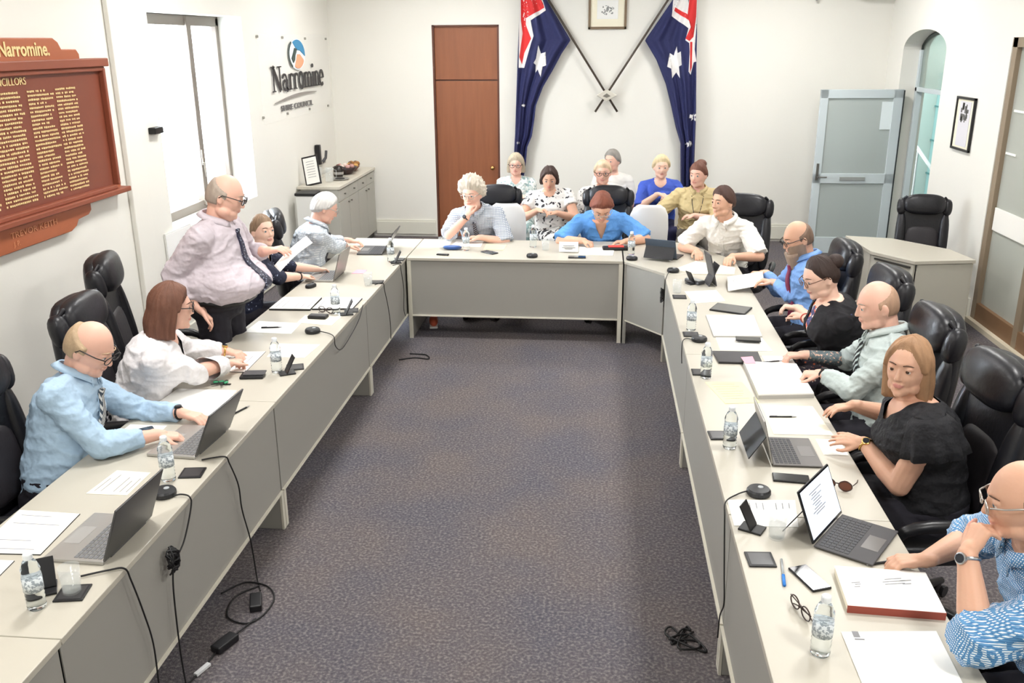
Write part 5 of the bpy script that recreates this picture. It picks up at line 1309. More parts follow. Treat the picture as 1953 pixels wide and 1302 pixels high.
def make_bottle(h=.205, crushed=0.):
    t = thing('water_bottle', 'clear plastic water bottle', 'bottle')
    r = .031; pr = [(.0, 0), (.026, 0), (.030, .006)]
    for k in range(9):
        z = .012+.0145*k; pr += [(r, z), (r-.0022, z+.007)]
    pr += [(r, .145), (.029, .155), (.020, .176), (.0125, .186), (.0125, h-.018)]
    MB().lathe(pr+[(.0, h-.018)], (0, 0, 0), (0, 0, 1), 20).build('bottle_body', water, t, smooth=True)
    MB().lathe([(r+.0006, .070), (r+.0006, .120)], (0, 0, 0), (0, 0, 1), 24).build('bottle_label', labelm, t, smooth=True)
    MB().lathe([(.0, h-.02), (.0150, h-.02), (.0150, h-.004), (.013, h), (.0, h)], (0, 0, 0), (0, 0, 1), 16).build('bottle_cap', capm, t)
    return t
def make_tumbler():
    t = thing('drinking_glass', 'clear tumbler', 'glass')
    MB().lathe([(.0, .0), (.026, .0), (.030, .004), (.036, .10), (.034, .10), (.028, .010), (.0, .008)], (0, 0, 0), (0, 0, 1), 24).build('glass_body', glass, t, smooth=True)
    MB().lathe([(.0, .0105), (.0272, .0105), (.0325, .06), (.0, .06)], (0, 0, 0), (0, 0, 1), 20).build('water', mat('glass_water', 'e6ecea', .03, alpha=.16, spec=.8), t, smooth=True)
    return t
def make_phone():
    t = thing('phone', 'black phone', 'phone')
    b = MB().box((0, 0, .0045), (.074, .152, .009)).build('phone_case', blk, t, bevel=.003)
    MB().box((0, 0, .0092), (.068, .144, .0008)).build('phone_screen', blkg, b); return t
def make_puck():
    t = thing('table_microphone', 'round black microphone', 'microphone')
    MB().lathe([(.0, 0), (.045, 0), (.050, .008), (.049, .020), (.043, .028), (.0, .030)], (0, 0, 0), (0, 0, 1), 28).build('puck', cm('puck_black', '232427', .4), t, smooth=False)
    MB().lathe([(.0, .030), (.012, .030), (.011, .032), (.0, .032)], (.008, .008, 0), (0, 0, 1), 16).build('button', cm('puck_button', 'a9adb0', .3), t)
    return t
def make_coaster():
    t = thing('coaster', 'black coaster', 'coaster'); MB().box((0, 0, .003), (.098, .098, .006)).build('pad', blk, t, bevel=.002)
    MB().box((0, 0, .0063), (.078, .078, .0006)).build('inlay', cm('coaster_inlay', '3a3a3c', .3), t); return t
def make_pen():
    t = thing('pen', 'pen', 'pen'); MB().tube([(-.065, 0, .005), (.045, 0, .005)], .0045, 8).build('barrel', blk, t, smooth=True)
    MB().tube([(.045, 0, .005), (.060, 0, .005), (.070, 0, .004)], [.0045, .003, .0008], 8).build('tip', cm('pen_tip', '9a9a9c', .3, .7), t, smooth=True)
    MB().box((-.045, 0, .0105), (.035, .003, .0018)).build('clip', cm('pen_tip', '9a9a9c'), t); return t
BOT, TUM, PHO, PUC, COA, PEN = make_bottle(), make_tumbler(), make_phone(), make_puck(), make_coaster(), make_pen()
def put(pr, label, x, y, rz=0, z=DZT, group=None): return place(pr, USED, label, (x, y, z), rz, group)
GB, GC, GM, GP, GN = 'water bottles on the desks', 'black coasters', 'round table microphones', 'phones on the desks', 'pens'
for lab, x, y in (('water bottle beside the laptop of the man in the light blue shirt', -1.81, 3.37), ('water bottle in front of the woman in the white blazer', -1.80, 4.72),
    ('water bottle on the open binder before the standing man', -1.79, 5.90), ('water bottle behind the laptop of the grey haired man', -1.75, 7.46),
    ('water bottle in front of the white haired man at the far desk', -1.17, 7.95), ('water bottle standing nearest the camera on the left row', -1.83, 2.44),
    ('water bottle left of the pair in the middle of the far desk', -.58, 8.12), ('water bottle by the corner of the far desk next to the woman in blue', .30, 7.88),
    ('water bottle beside the tablet case at the top of the right row', .62, 5.70), ('water bottle beside the black notebook on the right row', .62, 4.82),
    ('water bottle beside the keyboard of the woman in the black ruffled top', .63, 3.90), ('water bottle near the papers at the lower right', .71, 2.42)):
    put(BOT, lab, x, y, random.uniform(0, 90), group=GB)
for lab, x, y in (('drinking glass holding water on a coaster at the lower left', -1.755, 2.525), ('drinking glass behind the laptop of the woman with tied hair', -1.75, 6.66), ('drinking glass in front of the white haired man, left of the blue case', -1.40, 8.02),
    ('drinking glass right of the bottle in the middle of the far desk', -.46, 8.0), ('drinking glass at the corner end of the right row', .60, 6.62), ('upturned drinking glass behind the tablet with the lit screen', .70, 3.10)):
    put(TUM, lab, x, y, z=DZT+(.0066 if 'lower left' in lab else 0), group='drinking glasses')
for lab, x, y, rz in (('coaster between bottle and laptop of the man in the light blue shirt', -1.735, 3.44, 8), ('coaster under the drinking glass at the lower left', -1.755, 2.525, 10), ('coaster beside the bottle of the woman in the white blazer', -1.72, 4.80, 20),
    ('coaster by the bottle on the binder of the standing man', -1.70, 5.97, 15), ('coaster behind the laptop of the woman with tied hair', -1.705, 6.76, 5), ('coaster beside the bottle of the grey haired man', -1.70, 7.54, 0),
    ('coaster at the corner end of the right row beside the glass', .61, 6.50, 0), ('coaster beside the bottle by the tablet case', .61, 5.60, 0), ('coaster beside the bottle at the black notebook', .60, 4.90, 0),
    ('coaster behind the bottle of the woman in the black ruffled top', .60, 4.03, 4), ('coaster beside the blue pen on the right row', .615, 2.94, 3)):
    put(COA, lab, x, y, rz, group=GC)
for lab, x, y in (('table microphone beside the laptop edge at the lower left', -1.765, 3.235), ('table microphone by the phone pile before the standing man', -1.82, 5.46), ('table microphone in the middle of the far desk', -.56, 7.72),
    ('table microphone by the seam of the far desk and corner desk', .30, 7.68), ('table microphone on the slanted corner desk', .62, 7.27), ('table microphone beside the phone of the bearded man', .65, 5.48), ('table microphone above the printed list on the right row', .69, 3.45)):
    put(PUC, lab, x, y, group=GM)
for lab, x, y, rz, z in (('phone lying by the hands of the man in the light blue shirt', -2.18, 3.83, -52, .0014), ('phone lying askew at the front of the far desk', -.95, 7.86, 50, 0), ('phone beside the name card of the woman in blue', -.17, 7.73, 90, 0),
    ('phone resting on papers on the right row near the cardigan woman', .95, 5.48, 84, .0145), ('phone lying beside the keyboard of the woman in the ruffled top', .85, 3.60, 84, 0), ('phone in a thick black case at the lower right', .765, 2.83, 22, 0)):
    put(PHO, lab, x, y, rz, DZT+z, GP)
for lab, x, y, rz, z in (('pen resting on the paper before the standing man', -2.12, 5.53, 10, .0014), ('pen behind the laptop of the man in the light blue shirt', -1.79, 4.14, 70, 0), ('pen beside the papers on the right row near the yellow sheet', .94, 4.28, 4, 0),
    ('pen under the hand of the bald man', 1.03, 5.10, 20, .003), ('pen held on the booklet at the lower right', 1.05, 2.955, 200, 0)):
    put(PEN, lab, x, y, rz, DZT+z, GN)
t = thing('ballpoint', 'clear ballpoint with a bright blue cap on the right row', 'pen', (.68, 2.86, DZT+.005), 83)
MB().tube([(-.02, 0, 0), (.085, 0, 0)], .0042, 8).build('barrel', cm('clear_plastic', 'dfe6ea', .2, trans=.6), t, smooth=True)
MB().tube([(-.085, 0, 0), (-.02, 0, 0)], .0060, 8).build('cap', cm('cap_blue', '2f7fd6', .4), t, smooth=True)
# laptops and tablets
laptop('laptop with a dark lid at the lower left of the left row', -1.735, 2.87, -92, .34, .235, 20, keys=keyl)
laptop('laptop under the hands of the man in the light blue shirt', -1.77, 3.74, -94, .34, .235, 24, keys=keyl)
laptop('laptop under the hands of the woman with tied back hair', -2.05, 6.90, -90, .33, .225, 16, lid=mat('lid_warm', '8f8a86', .35, .5), keys=keyl)
laptop('dark laptop under the hands of the grey haired man', -1.89, 7.86, -88, .33, .225, 30, base=dgrey)
laptop('tablet computer with dark keyboard before the woman in the ruffled top', .795, 3.865, 90, .30, .215, 14, base=cm('kb_grey', '6a6765', .5), lid=silver, kind='tablet_computer', kick=True)
laptop('tablet computer with a lit white screen and dark keyboard at the lower right', .905, 3.165, 57, .30, .215, 22, base=cm('kb_dark', '4b4a4c', .6), lid=blk, lit=True, kind='tablet_computer', kick=True)
laptop('black tablet computer on the corner desk before the man in the white shirt', .56, 7.74, 158, .27, .19, 24, base=blk, lid=cm('case_slate', '4b5766', .5), kind='tablet_computer', kick=True)
# papers of the left row
sheet('document', 'white agenda in a black folder at the lower left edge', [(-2.29, 3.06), (-2.03, 3.05), (-2.01, 2.75), (-2.26, 2.74)], .004, cat='document', lines=5, edge=blk)
sheet('document', 'white document cut off by the left edge of the picture', [(-2.28, 2.70), (-2.08, 2.70), (-2.06, 2.44), (-2.27, 2.42)], .004, cat='document', edge=dgrey, lines=4)
sheet('paper', 'sheet under the forearms of the man in the light blue shirt', [(-2.28, 3.70), (-2.27, 3.93), (-2.08, 3.93), (-2.08, 3.72)])
sheet('paper', 'cream printed sheet beside the elbow of the man in the light blue shirt', [(-2.10, 3.22), (-2.08, 3.44), (-1.92, 3.43), (-1.92, 3.22)], lines=6, m=pcream)
sheet('paper', 'large blank sheet between the man in light blue and the woman in white', [(-2.27, 4.16), (-2.25, 4.42), (-1.92, 4.42), (-1.90, 4.06)])
sheet('document', 'document under the hands of the woman in the white blazer', [(-2.22, 4.70), (-2.21, 5.04), (-1.99, 5.06), (-1.98, 4.70)], .003, lines=8, cat='document', edge=dgrey)
sheet('paper', 'blank sheet behind the bottle of the woman in the white blazer', [(-1.95, 4.97), (-1.97, 5.22), (-1.70, 5.22), (-1.72, 4.97)])
sheet('paper', 'white sheet with a pen on it before the standing man', [(-2.27, 5.43), (-2.26, 5.68), (-1.96, 5.65), (-1.95, 5.42)])
sheet('paper', 'yellowish folder beneath the phone pile before the standing man', [(-1.99, 5.66), (-1.99, 5.84), (-1.73, 5.84), (-1.74, 5.62)], m=pcream)
sheet('binder', 'open ring binder, left page stack, before the standing man', [(-2.28, 5.94), (-2.28, 6.24), (-2.00, 6.26), (-1.99, 5.95)], .014, cat='binder', edge=blk, lines=6)
sheet('binder', 'open ring binder, right page stack, beside the bottle', [(-1.98, 5.97), (-1.98, 6.27), (-1.70, 6.27), (-1.70, 6.0)], .012, cat='binder', edge=blk, lines=7)
t = thing('spectacle_case', 'black case with folded spectacles on it before the standing man', 'case', (-1.88, 5.78, DZT), -4)
MB().box((0, 0, .012), (.13, .07, .022)).build('case_body', blk, t, bevel=.006); MB().box((0, 0, .0235), (.11, .05, .002)).build('case_inlay', dgrey, t)
t = thing('wallet', 'dark wallet and phone stacked near the woman in the white blazer', 'wallet', (-1.91, 4.63, DZT), 8)
MB().box((0, 0, .008), (.13, .08, .015)).build('wallet_body', blk, t, bevel=.004); MB().box((.01, .012, .020), (.12, .07, .008)).build('wallet_flap', dgrey, t, bevel=.002)
t = thing('key_ring', 'bunch of keys with green tags on the left row', 'keys', (-2.04, 4.50, DZT), 0)
mb = MB()
for k in range(5): mb.box((.03*math.cos(k*1.3), .03*math.sin(k*1.3), .004+.003*k), (.05, .014, .003), Rz(73*k))
mb.build('key', cm('key_dark', '3a403e', .3, .7), t)
for k in range(3): MB().ell((-.03+.03*k, .01*(k % 2), .014), (.016, .011, .006), Rz(40*k)).build('tag', cm('tag_green', '2f8a5e', .5), t, smooth=True)
t = thing('computer_mouse', 'black computer mouse beside the binder of the standing man', 'mouse', (-2.18, 6.58, DZT), -20)
MB().ell((0, 0, .010), (.032, .052, .022), nu=20, nv=12, e=.8).build('mouse_body', blk, t, smooth=True); MB().box((0, .028, .031), (.006, .016, .006)).build('wheel', dgrey, t)
sheet('paper', 'pink leaflet behind the laptop of the woman with tied hair', [(-1.98, 7.02), (-1.97, 7.16), (-1.88, 7.15), (-1.88, 7.03)], m=ppink)
sheet('paper', 'white sheet beside the grey haired man at the end of the left row', [(-2.12, 8.10), (-1.86, 8.12), (-1.86, 8.34), (-2.10, 8.34)])
sheet('paper', 'white sheet left of the white haired man on the far desk', [(-1.60, 8.04), (-1.36, 8.06), (-1.36, 8.36), (-1.58, 8.34)], lines=5)
def stand(label, x, y, rz):
    t = thing('phone_stand', label, 'stand', (x, y, DZT), rz)
    MB().box((0, 0, .004), (.07, .09, .008)).build('base', blk, t, bevel=.002); MB().box((0, .02, .055), (.07, .006, .105), Rx(-28)).build('rest', blk, t, bevel=.002); return t
stand('small black phone stand beside the crushed bottle at the lower left', -1.86, 2.54, 30)
stand('small black phone stand beside the bottle of the woman in the white blazer', -1.735, 4.70, -60)
stand('small black phone stand beside the bottle of the standing man', -1.71, 5.88, -70)
stand('small black phone stand beside the bottle of the grey haired man', -1.70, 7.42, -70)
stand('black phone stand behind the lit tablet on the right row', .62, 3.16, 62)
stand('black phone stand beside the glass at the top of the right row', .74, 6.90, 120)
# far desk
sheet('paper', 'yellow note on the far desk beside the white haired man', [(-1.02, 8.22), (-.83, 8.20), (-.84, 7.98), (-1.02, 7.99)], m=pyel)
sheet('paper', 'white sheets under the arm of the white haired man', [(-1.34, 8.10), (-1.06, 8.10), (-1.06, 8.34), (-1.32, 8.34)], lines=4)
t = thing('spectacle_case', 'blue oval case before the white haired man', 'case', (-1.30, 7.97, DZT), 0)
MB().ell((0, 0, .020), (.085, .034, .020), nu=24, nv=12, e=.8).build('case_body', cm('case_blue', '2c528f', .35), t, smooth=True); MB().box((0, 0, .0205), (.168, .068, .002)).build('zip', dgrey, t, bevel=.001)
t = thing('remote_control', 'small black remote control at the front edge of the far desk', 'remote', (-1.35, 7.74, DZT), 80)
MB().box((0, 0, .006), (.035, .11, .012)).build('remote_body', blk, t, bevel=.004)
mb = MB()
for a in range(3):
    for b_ in range(5): mb.box((-.01+.01*a, -.035+.016*b_, .0125), (.006, .008, .002))
mb.build('buttons', keyl, t)
t = thing('name_card', 'white printed card in front of the woman in blue', 'card', (-.25, 7.93, DZT), 0)
MB().box((0, 0, .05), (.17, .003, .09), Rx(-22)).build('card', ppr, t); MB().box((0, .045, .044), (.17, .003, .09), Rx(22)).build('card_back', ppr, t)
mb = MB()
for z, a in ((.06, .10), (.045, .12), (.034, .07)): mb.box((0, -.006-(z-.05)*-.40, z), (a, .001, .005), Rx(-22))
mb.build('printed_text', inkm, t)
sheet('paper', 'white papers beneath the arms of the woman in blue', [(-.16, 7.84), (.14, 7.82), (.16, 8.12), (-.16, 8.14)], .004, lines=6)
t = thing('pencil_case', 'red and black pouch beside the woman in blue', 'pouch', (.17, 8.07, DZT), 4)
MB().box((0, 0, .014), (.24, .10, .027)).build('pouch_body', blk, t, bevel=.01); MB().box((.0, .0, .030), (.14, .07, .010)).build('pouch_flap', cm('pouch_red', 'd2433a', .6), t, bevel=.004)
# right row
sheet('paper', 'broad white sheets curving over the corner desk', [(.64, 7.36), (.84, 7.66), (1.14, 7.44), (1.10, 7.22), (.78, 7.21)], .003, m=pcream)
t = thing('glasses_case', 'grey framed case lying at the top of the right row', 'case', (.76, 6.93, DZT), -50)
MB().box((0, 0, .014), (.15, .075, .028)).build('case_body', dgrey, t, bevel=.006); MB().box((0, 0, .0285), (.12, .05, .002)).build('case_inlay', cm('plate_steel2', 'b5b9b8', .35), t)
t = thing('tablet_computer', 'upright grey tablet on a folding stand by the bearded man', 'tablet', (.90, 6.90, DZT), 100)
rt = Rx(-14); MB().box(rt @ V((0, 0, .13)), (.18, .008, .25), rt).build('tablet_body', dgrey, t, bevel=.002); MB().box(rt @ V((0, -.0048, .13)), (.165, .001, .235), rt).build('screen', scr, t)
rt = Rx(24); MB().box(V((0, .055, .0))+rt @ V((0, 0, .09)), (.14, .005, .18), rt).build('stand_flap', dgrey, t)
sheet('paper', 'white sheet below the folding stand on the right row', [(.66, 6.66), (.90, 6.72), (.93, 6.42), (.70, 6.34)])
t = thing('tablet_computer', 'tablet in a dark slate case lying flat on the right row', 'tablet', (.94, 6.20, DZT), -24)
MB().box((0, 0, .006), (.25, .19, .011)).build('tablet_body', blk, t, bevel=.003); MB().box((0, 0, .012), (.235, .175, .001)).build('cover', cm('slate_cover', '62625f', .5), t)
sheet('document', 'open stapled papers spread on the right row beside the cardigan woman', [(.75, 6.02), (1.07, 6.04), (1.05, 5.58), (.75, 5.56)], .012, lines=9, cat='document', edge=cm('edge_grey', 'b9b7b2', .7))
sheet('document', 'lower white papers carrying the black phone on the right row', [(.76, 5.55), (1.05, 5.57), (1.07, 5.31), (.76, 5.30)], .002, cat='document')
USEDP = None
t = thing('notebook', 'closed black notebook on the right row before the bald man', 'notebook', (.845, 5.16, DZT), 0)
MB().prism([(-.14, .095), (.13, .10), (.125, -.10), (-.125, -.10)][::-1], 0, .014).build('cover', cm('notebook_cover', '2f2d2f', .5), t, bevel=.003)
MB().prism([(-.135, .090), (.132, .095), (.127, -.095), (-.12, -.095)][::-1], .004, .011).build('page_block', pcream, t)
sheet('document', 'thick stack of white papers before the bald man', [(.86, 5.04), (1.15, 5.02), (1.15, 4.56), (.86, 4.52)], .028, cat='document', lines=6, edge=cm('edge_grey', 'b9b7b2'))
sheet('paper', 'pink slip sticking out of the white paper stack', [(.85, 5.10), (.92, 5.12), (.92, 5.00), (.86, 4.99)], .001, m=ppink, z=DZT+.0295)
sheet('paper', 'white form under the fist of the bald man', [(.99, 5.22), (1.15, 5.22), (1.15, 5.06), (1.0, 5.06)], lines=3)
sheet('paper', 'yellow sheet on the right row beside the white stack', [(.61, 4.75), (.81, 4.77), (.86, 4.47), (.68, 4.44)], m=pyel, lines=8)
sheet('paper', 'white sheet under the hands of the woman in the ruffled top', [(1.045, 4.03), (1.155, 4.03), (1.155, 3.86), (1.045, 3.86)], lines=0)
sheet('paper', 'blank cream sheet above the tablet of the woman in the ruffled top', [(.86, 4.44), (1.12, 4.44), (1.14, 4.08), (.86, 4.07)], m=pcream)
sheet('paper', 'printed list on the right row beside the round microphone', [(.555, 3.39), (.555, 3.18), (.80, 3.19), (.83, 3.41)], lines=9, title=True)
t = thing('booklet', 'white cover booklet with a dark red spine at the lower right', 'booklet', (1.005, 2.755, DZT), -3)
MB().box((0, 0, .0125), (.30, .235, .025)).build('page_block', pcream, t); MB().box((0, .0, .026), (.305, .24, .002)).build('cover', ppr, t, bevel=.0008)
MB().box((0, -.119, .013), (.306, .006, .027)).build('spine', cm('spine_red', '9a4a3c', .5), t)
mb = MB()
for i, (x, y, a) in enumerate(((-.10, .02, .03), (-.095, .01, .02), (-.10, -.005, .02), (.03, .06, .06), (.03, .045, .08), (.03, .03, .07), (.07, .055, .04), (.07, .035, .03))): mb.box((x, y, .0273), (a, .004, .0006), Rz(14))
mb.build('printed_text', inkm, t)
sheet('document', 'blank white document at the bottom right corner of the desk', [(.80, 2.53), (1.10, 2.56), (1.09, 2.27), (.80, 2.26)], .004, cat='document')
mb = MB(); mb.box((.035, .115, .0046), (.02, .03, .0005)); mb.box((.04, .09, .0046), (.03, .006, .0005)); o = mb.build('printed_mark', inkm); o.parent = [x for x in bpy.data.objects if x.get('label', '').startswith('blank white document at the bottom')][0]; o.location = (-.14, 0, 0)
def specs(name, label, cat, x, y, rz, fr, lens, fold=False):
    t = thing(name, label, cat, (x, y, DZT), rz)
    mb = MB()
    for sg in (-1, 1):
        mb.tube([(sg*.034+.027*math.cos(a), .0, .024+.021*math.sin(a)) for a in [2*math.pi*k/20 for k in range(21)]], .0025, 6, cap=False)
    mb.tube([(-.008, 0, .030), (.008, 0, .030)], .0025, 6); mb.build('frame', fr, t, smooth=True)
    for sg in (-1, 1):
        MB().lathe([(.0, 0), (.025, 0), (.025, .001), (.0, .001)], (sg*.034, 0, .024), (0, 1, 0), 18).build('lens', lens, t)
        pts = [(sg*.064, 0, .034), (sg*.066, -.09, .010), (sg*.062, -.125, .004)] if not fold else [(sg*.064, 0, .034), (-sg*.03, -.012-.004*sg, .012), (-sg*.055, -.012-.004*sg, .003)]
        MB().tube(pts, .0022, 6).build('temple_arm', fr, t, smooth=True)
    return t
specs('sunglasses', 'brown sunglasses with open arms beside the lit tablet', 'sunglasses', 1.02, 3.52, 155, cm('tortoise', '3a2a26', .3), cm('lens_brown', '6d3e2c', .1))
specs('spectacles', 'folded dark spectacles on the right row below the blue capped pen', 'spectacles', .69, 2.62, 108, cm('tortoise', '3a2a26'), cm('spectacle_lens', 'ffffff'), True)
specs('spectacles', 'folded spectacles resting beside the black case of the standing man', 'spectacles', -1.86, 5.90, -20, cm('tortoise', '3a2a26'), cm('spectacle_lens', 'ffffff'), True)
# papers held in hands
def held(label, pts, m=ppr, lines=0, bend=.03):
    """a curved sheet between four corners in space"""
    a, b, c, d = [V(p) for p in pts]; n = (b-a).cross(d-a).normalized(); vs = []; N = 12
    ctr = (a+b+c+d)/4
    for j in range(N+1):
        for i in range(N+1):
            u, v = i/N, j/N; p = (a*(1-u)+b*u)*(1-v)+(d*(1-u)+c*u)*v; vs.append(p+n*bend*math.sin(math.pi*v)*1.0-ctr)
    mb = MB(); mb.add(vs, [(j*(N+1)+i, j*(N+1)+i+1, (j+1)*(N+1)+i+1, (j+1)*(N+1)+i) for j in range(N) for i in range(N)])
    t = thing('paper', label, 'paper', ctr); mb.build('page', m, t, smooth=True, solid=.0008)
    if lines:
        mb = MB()
        for k in range(lines):
            v = .15+.7*k/lines; p = [(a*(1-u)+b*u)*(1-v)+(d*(1-u)+c*u)*v+n*(bend*math.sin(math.pi*v)+.0015)-ctr for u in (.15, .35+.45*((k*37) % 10)/10)]
            w_ = (d-a).normalized()*.002; mb.add([p[0]-w_, p[1]-w_, p[1]+w_, p[0]+w_], [(0, 1, 2, 3)])
        mb.build('printed_text', inkm, t, solid=.0004)
    return t
held('sheet of paper held up by the standing man', [(-2.09, 5.60, 1.14), (-2.01, 5.48, 1.13), (-1.86, 5.72, 1.27), (-1.94, 5.84, 1.29)], bend=.012)
held('open papers held by the bearded man', [(.98, 6.66, .745), (1.24, 6.66, .80), (1.28, 6.99, .82), (1.02, 7.04, .76)], lines=7, bend=.02)
# ------------------------------------------------------------------ cables
cabm = mat('cable_black', '141416', .5)
def cable(label, pts, r=.0035, cat='cable', knot=None, brick=None):
    P_ = [V(p) for p in pts]; out = []
    for i in range(len(P_)-1):
        p0, p1, p2, p3 = P_[max(i-1, 0)], P_[i], P_[i+1], P_[min(i+2, len(P_)-1)]
        for k in range(8):
            t = k/8; out.append(.5*((2*p1)+(p2-p0)*t+(2*p0-5*p1+4*p2-p3)*t*t+(3*p1-p0-3*p2+p3)*t**3))
    out.append(P_[-1]); o = tag(MB().tube(out, r, 6).build('cable', cabm, smooth=True), label, cat)
    if knot:
        c = V(knot); rnd = random.Random(8); mb = MB()
        for k in range(7):
            a0 = rnd.uniform(0, 3.1); pts = [c+V((.010+.014*math.cos(t*3), math.cos(t+a0)*(.022+.016*rnd.random()), math.sin(t+a0)*math.cos(a0)*.05+.012*math.sin(2*t))) for t in [2*math.pi*j/16 for j in range(17)]]
            mb.tube(pts, .0042, 6)
        mb.build('tangle', cabm, o, smooth=True)
    if brick:
        (bx, by, bz, rz) = brick; MB().box((bx, by, bz+.018), (.055, .12, .034), Rz(rz)).build('power_brick', blk, o, bevel=.006)
    return o
xe = -1.650; ed = xe+.006
cable('black cable hanging down the desk front from the laptop of the man in light blue', [(-1.745, 3.56, .742), (-1.70, 3.58, .745), (xe, 3.60, .742), (ed, 3.62, .70), (ed+.004, 3.68, .56), (ed, 3.70, .42), (ed+.004, 3.75, .22), (ed+.02, 3.74, .02), (-1.58, 3.66, .006)])
cable('black microphone cable hanging in a tangle on the left desk front', [(-1.72, 3.22, .742), (-1.69, 3.23, .746), (xe, 3.22, .742), (ed, 3.21, .70), (ed, 3.12, .60), (ed+.004, 3.02, .56), (ed+.002, 2.98, .48), (ed+.004, 2.96, .2), (ed+.02, 2.94, .01)], knot=(ed+.002, 2.99, .585))
cable('black cable running down the desk front at the lower left', [(-1.78, 2.62, .742), (-1.70, 2.66, .745), (xe, 2.68, .742), (ed, 2.70, .68), (ed+.004, 2.74, .52), (ed, 2.78, .35), (ed+.004, 2.77, .15), (ed+.02, 2.76, .01)])
cable('black microphone cable looping along the left desk front before the standing man', [(-1.77, 5.46, .745), (-1.70, 5.42, .745), (xe, 5.36, .742), (ed, 5.36, .68), (ed+.002, 5.48, .62), (ed+.002, 5.72, .64), (ed, 5.95, .68), (xe, 6.10, .742)], .003)
cable('black cable falling at the far end of the left desk front', [(-1.70, 6.66, .742), (xe, 6.72, .742), (ed, 6.74, .68), (ed+.003, 6.82, .52), (ed, 6.88, .36), (ed+.003, 6.86, .24)], .003)
cable('black cable falling nearest the corner of the left desk front', [(-1.70, 7.30, .742), (xe, 7.34, .742), (ed, 7.36, .68), (ed+.003, 7.42, .5), (ed, 7.40, .34), (ed+.003, 7.44, .26)], .003)
ew = .540
cable('black microphone cable hanging down the right desk front', [(.645, 3.45, .75), (.60, 3.43, .742), (.545, 3.36, .742), (ew-.004, 3.30, .70), (ew-.006, 3.20, .52), (ew-.004, 3.16, .40), (ew-.006, 3.22, .30), (ew-.005, 3.24, .18)], .003)
cable('short black cable knotted at the corner of the right desk front', [(.585, 7.24, .745), (.55, 7.05, .742), (ew-.004, 6.98, .70), (ew-.006, 6.95, .60), (ew-.004, 6.98, .52)], .003, knot=(ew-.03, 6.97, .62))
cable('short black microphone cable over the right desk edge beside the bearded man', [(.605, 5.48, .745), (.57, 5.50, .742), (.545, 5.44, .742), (ew-.004, 5.38, .70), (ew-.005, 5.32, .64)], .003)
fl = [(-1.60, 3.70, .006), (-1.68, 3.60, .006), (-1.66, 3.45, .006), (-1.56, 3.40, .006), (-1.50, 3.46, .006), (-1.49, 3.60, .006), (-1.56, 3.70, .006), (-1.68, 3.72, .006), (-1.76, 3.62, .006)]
cable('black cable coiled on the carpet below the left desks', fl, .004, brick=(-1.56, 3.55, .0, 20))
cable('black power supply and lead on the carpet at the lower left', [(-1.52, 3.44, .006), (-1.56, 3.33, .010), (-1.60, 3.20, .010), (-1.62, 3.06, .006), (-1.66, 2.90, .006)], .004, brick=(-1.585, 3.24, .0, -22))
MB().box((-1.615, 3.07, .010), (.02, .08, .012), Rz(-20)).build('plug', cm('plug_white', 'dfe2e4', .4), bpy.data.objects['cable.010'] if 'cable.010' in bpy.data.objects else None)
rnd = random.Random(9)
cable('tangled black lead on the carpet below the right desks', [(.44+rnd.uniform(-.09, .09), 3.46+rnd.uniform(-.10, .10), .006+.006*(k % 3)) for k in range(14)], .005)
cable('black lead lying on the carpet near the far left corner', [(-1.62, 7.02, .006), (-1.50, 7.08, .006), (-1.38, 7.06, .006), (-1.42, 7.16, .006), (-1.56, 7.18, .006)], .006)
t = thing('shoe_tip', 'small orange shoe showing below the far desk', 'shoe', (-1.50, 8.0, 0), 10)
MB().ell((0, 0, .05), (.04, .09, .045), nu=18, nv=10, e=.9).build('upper', cm('shoe_orange', 'd9694a', .6), t, smooth=True); MB().box((0, 0, .008), (.075, .19, .016)).build('sole', ppr, t, bevel=.006)
# ------------------------------------------------------------------ things on the side cabinet
CT = .934
t = thing('notice_frame', 'white notice in a black frame leaning on the near end of the side cabinet', 'frame', (-3.30, 10.36, CT+.012), -8)
rt = Rx(-14) @ Ry(-13); MB().box(rt @ V((0, 0, .165)), (.20, .012, .34), rt).build('frame', cm('frame_black', '1e1c1d'), t, bevel=.004); MB().box(rt @ V((0, -.0065, .165)), (.165, .003, .30), rt).build('notice_sheet', ppr, t)
mb = MB()
for k in range(7): mb.box(rt @ V((0, -.0085, .27-.03*k)), (.10, .001, .005), rt)
mb.build('printed_text', inkm, t)
for i, (x, y, lab) in enumerate(((-3.36, 10.72, 'clear glass jug on the side cabinet behind the framed notice'), (-3.20, 10.66, 'clear glass jug nearest the cabinet front edge'))):
    t = thing('glass_jug', lab, 'jug', (x, y, CT))
    MB().lathe([(.0, 0), (.045, 0), (.052, .01), (.046, .12), (.050, .17), (.047, .17), (.042, .12), (.047, .012), (.0, .008)], (0, 0, 0), (0, 0, 1), 22).build('jug_body', glass, t, smooth=True)
    MB().tube([(.045, 0, .15), (.085, 0, .14), (.085, 0, .06), (.048, 0, .04)], .006, 8).build('handle', glass, t, smooth=True)
t = thing('coffee_pot', 'dark and silver coffee pot in the middle of the side cabinet', 'pot', (-3.22, 11.12, CT))
MB().lathe([(.0, 0), (.055, 0), (.062, .02), (.060, .09), (.045, .13), (.0, .135)], (0, 0, 0), (0, 0, 1), 22).build('pot_body', cm('pot_dark', '2a2522', .25), t, smooth=True)
MB().lathe([(.062, .03), (.0635, .03), (.0635, .06), (.062, .06)], (0, 0, 0), (0, 0, 1), 22).build('band', silver, t); MB().tube([(.05, -.02, .12), (.10, -.03, .11), (.10, -.03, .04)], .007, 8).build('handle', blk, t, smooth=True)
t = thing('serving_tray', 'silver tray with dark fruit platter lying on the side cabinet', 'tray', (-3.16, 11.02, CT)); t.location = (-3.13, 10.86, CT)
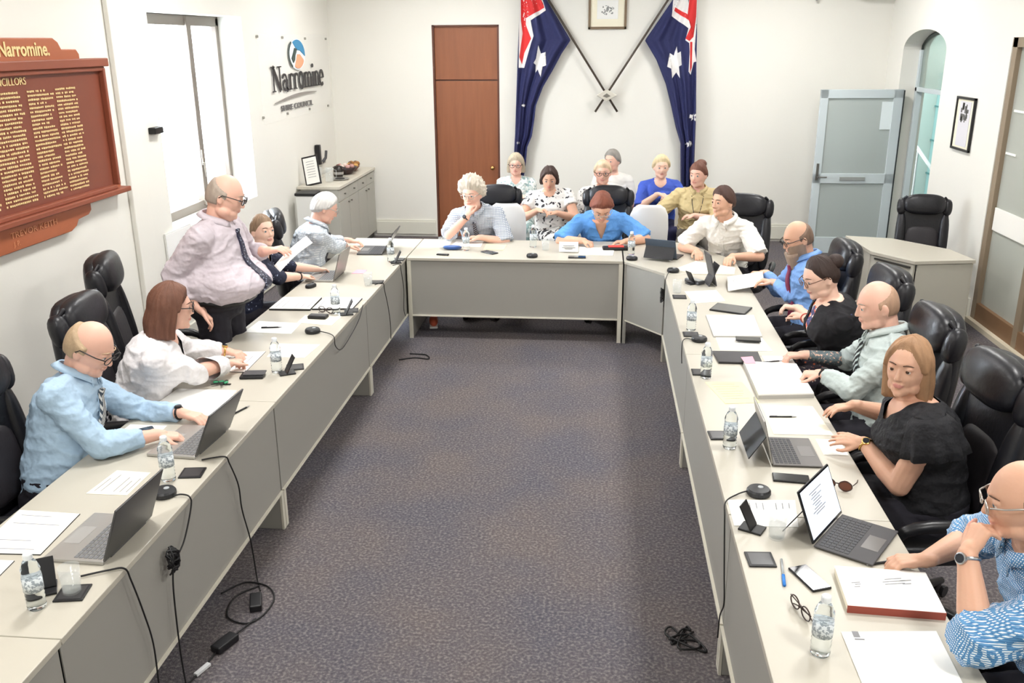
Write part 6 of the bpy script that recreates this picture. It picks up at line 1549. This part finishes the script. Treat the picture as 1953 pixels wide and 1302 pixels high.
MB().lathe([(.0, .0), (.09, .0), (.115, .014), (.112, .016), (.088, .004), (.0, .004)], (0, 0, 0), (0, 0, 1), 26).build('tray_dish', silver, t, smooth=True)
MB().ell((0, 0, .014), (.06, .05, .012)).build('tray_cloth', cm('cloth_dark', '3c3a38', .8), t, smooth=True)
rnd = random.Random(21)
def bowl(label, x, y, r_, h, bm_, cols, n):
    t = thing('food_bowl', label, 'bowl', (x, y, CT)); t.scale = (1.25, 1.25, 1.25)
    MB().lathe([(.0, 0), (r_*.5, 0), (r_*.55, .006), (r_, h), (r_*.96, h), (r_*.5, .012), (.0, .010)], (0, 0, 0), (0, 0, 1), 26).build('bowl_body', bm_, t, smooth=True)
    for k in range(n):
        a = 2*math.pi*k/n; q = MB().ell((r_*.55*math.cos(a), r_*.55*math.sin(a), h+.008), (.028, .022, .022), Rz(40*k)).build('food_portion', cm('food_'+cols[k % len(cols)], cols[k % len(cols)], .5), t, smooth=True)
bowl('dark bowl heaped with pink and brown treats on the side cabinet', -3.20, 11.36, .125, .07, cm('bowl_dark', '33201f', .3), ['c79a94', '6a3f34', 'e2cfc4'], 7)
bowl('bowl of golden pastries on the side cabinet, second from the wall', -3.20, 11.63, .095, .05, cm('bowl_brown', '6b4230', .4), ['d9a862', '8f5b38'], 6)
bowl('small bowl of brown snacks at the wall end of the side cabinet', -3.22, 11.85, .07, .05, cm('bowl_brown', '6b4230'), ['a8763f', '5d3a27'], 5)
t = thing('soap_dispenser', 'black dispenser and pump fixed above the side cabinet', 'dispenser', (LX+.04, 11.12, 1.20))
MB().box((0, 0, 0), (.06, .07, .24)).build('dispenser_body', blk, t, bevel=.008); MB().tube([(.02, .10, -.10), (.03, .2, -.06), (.03, .24, .02)], .018, 8).build('spout', dgrey, t, smooth=True); MB().box((.0, .12, -.11), (.05, .2, .03)).build('drip_tray', silver, t, bevel=.004)
t = thing('speaker_box', 'black and white box standing behind the chair by the side cabinet', 'box', (-3.30, 10.10, 0))
MB().box((0, 0, .44), (.22, .20, .86)).build('box_body', cm('white_plastic', 'e4e4e0'), t, bevel=.01); MB().box((0, 0, .885), (.24, .22, .03)).build('box_lid', blk, t, bevel=.004)
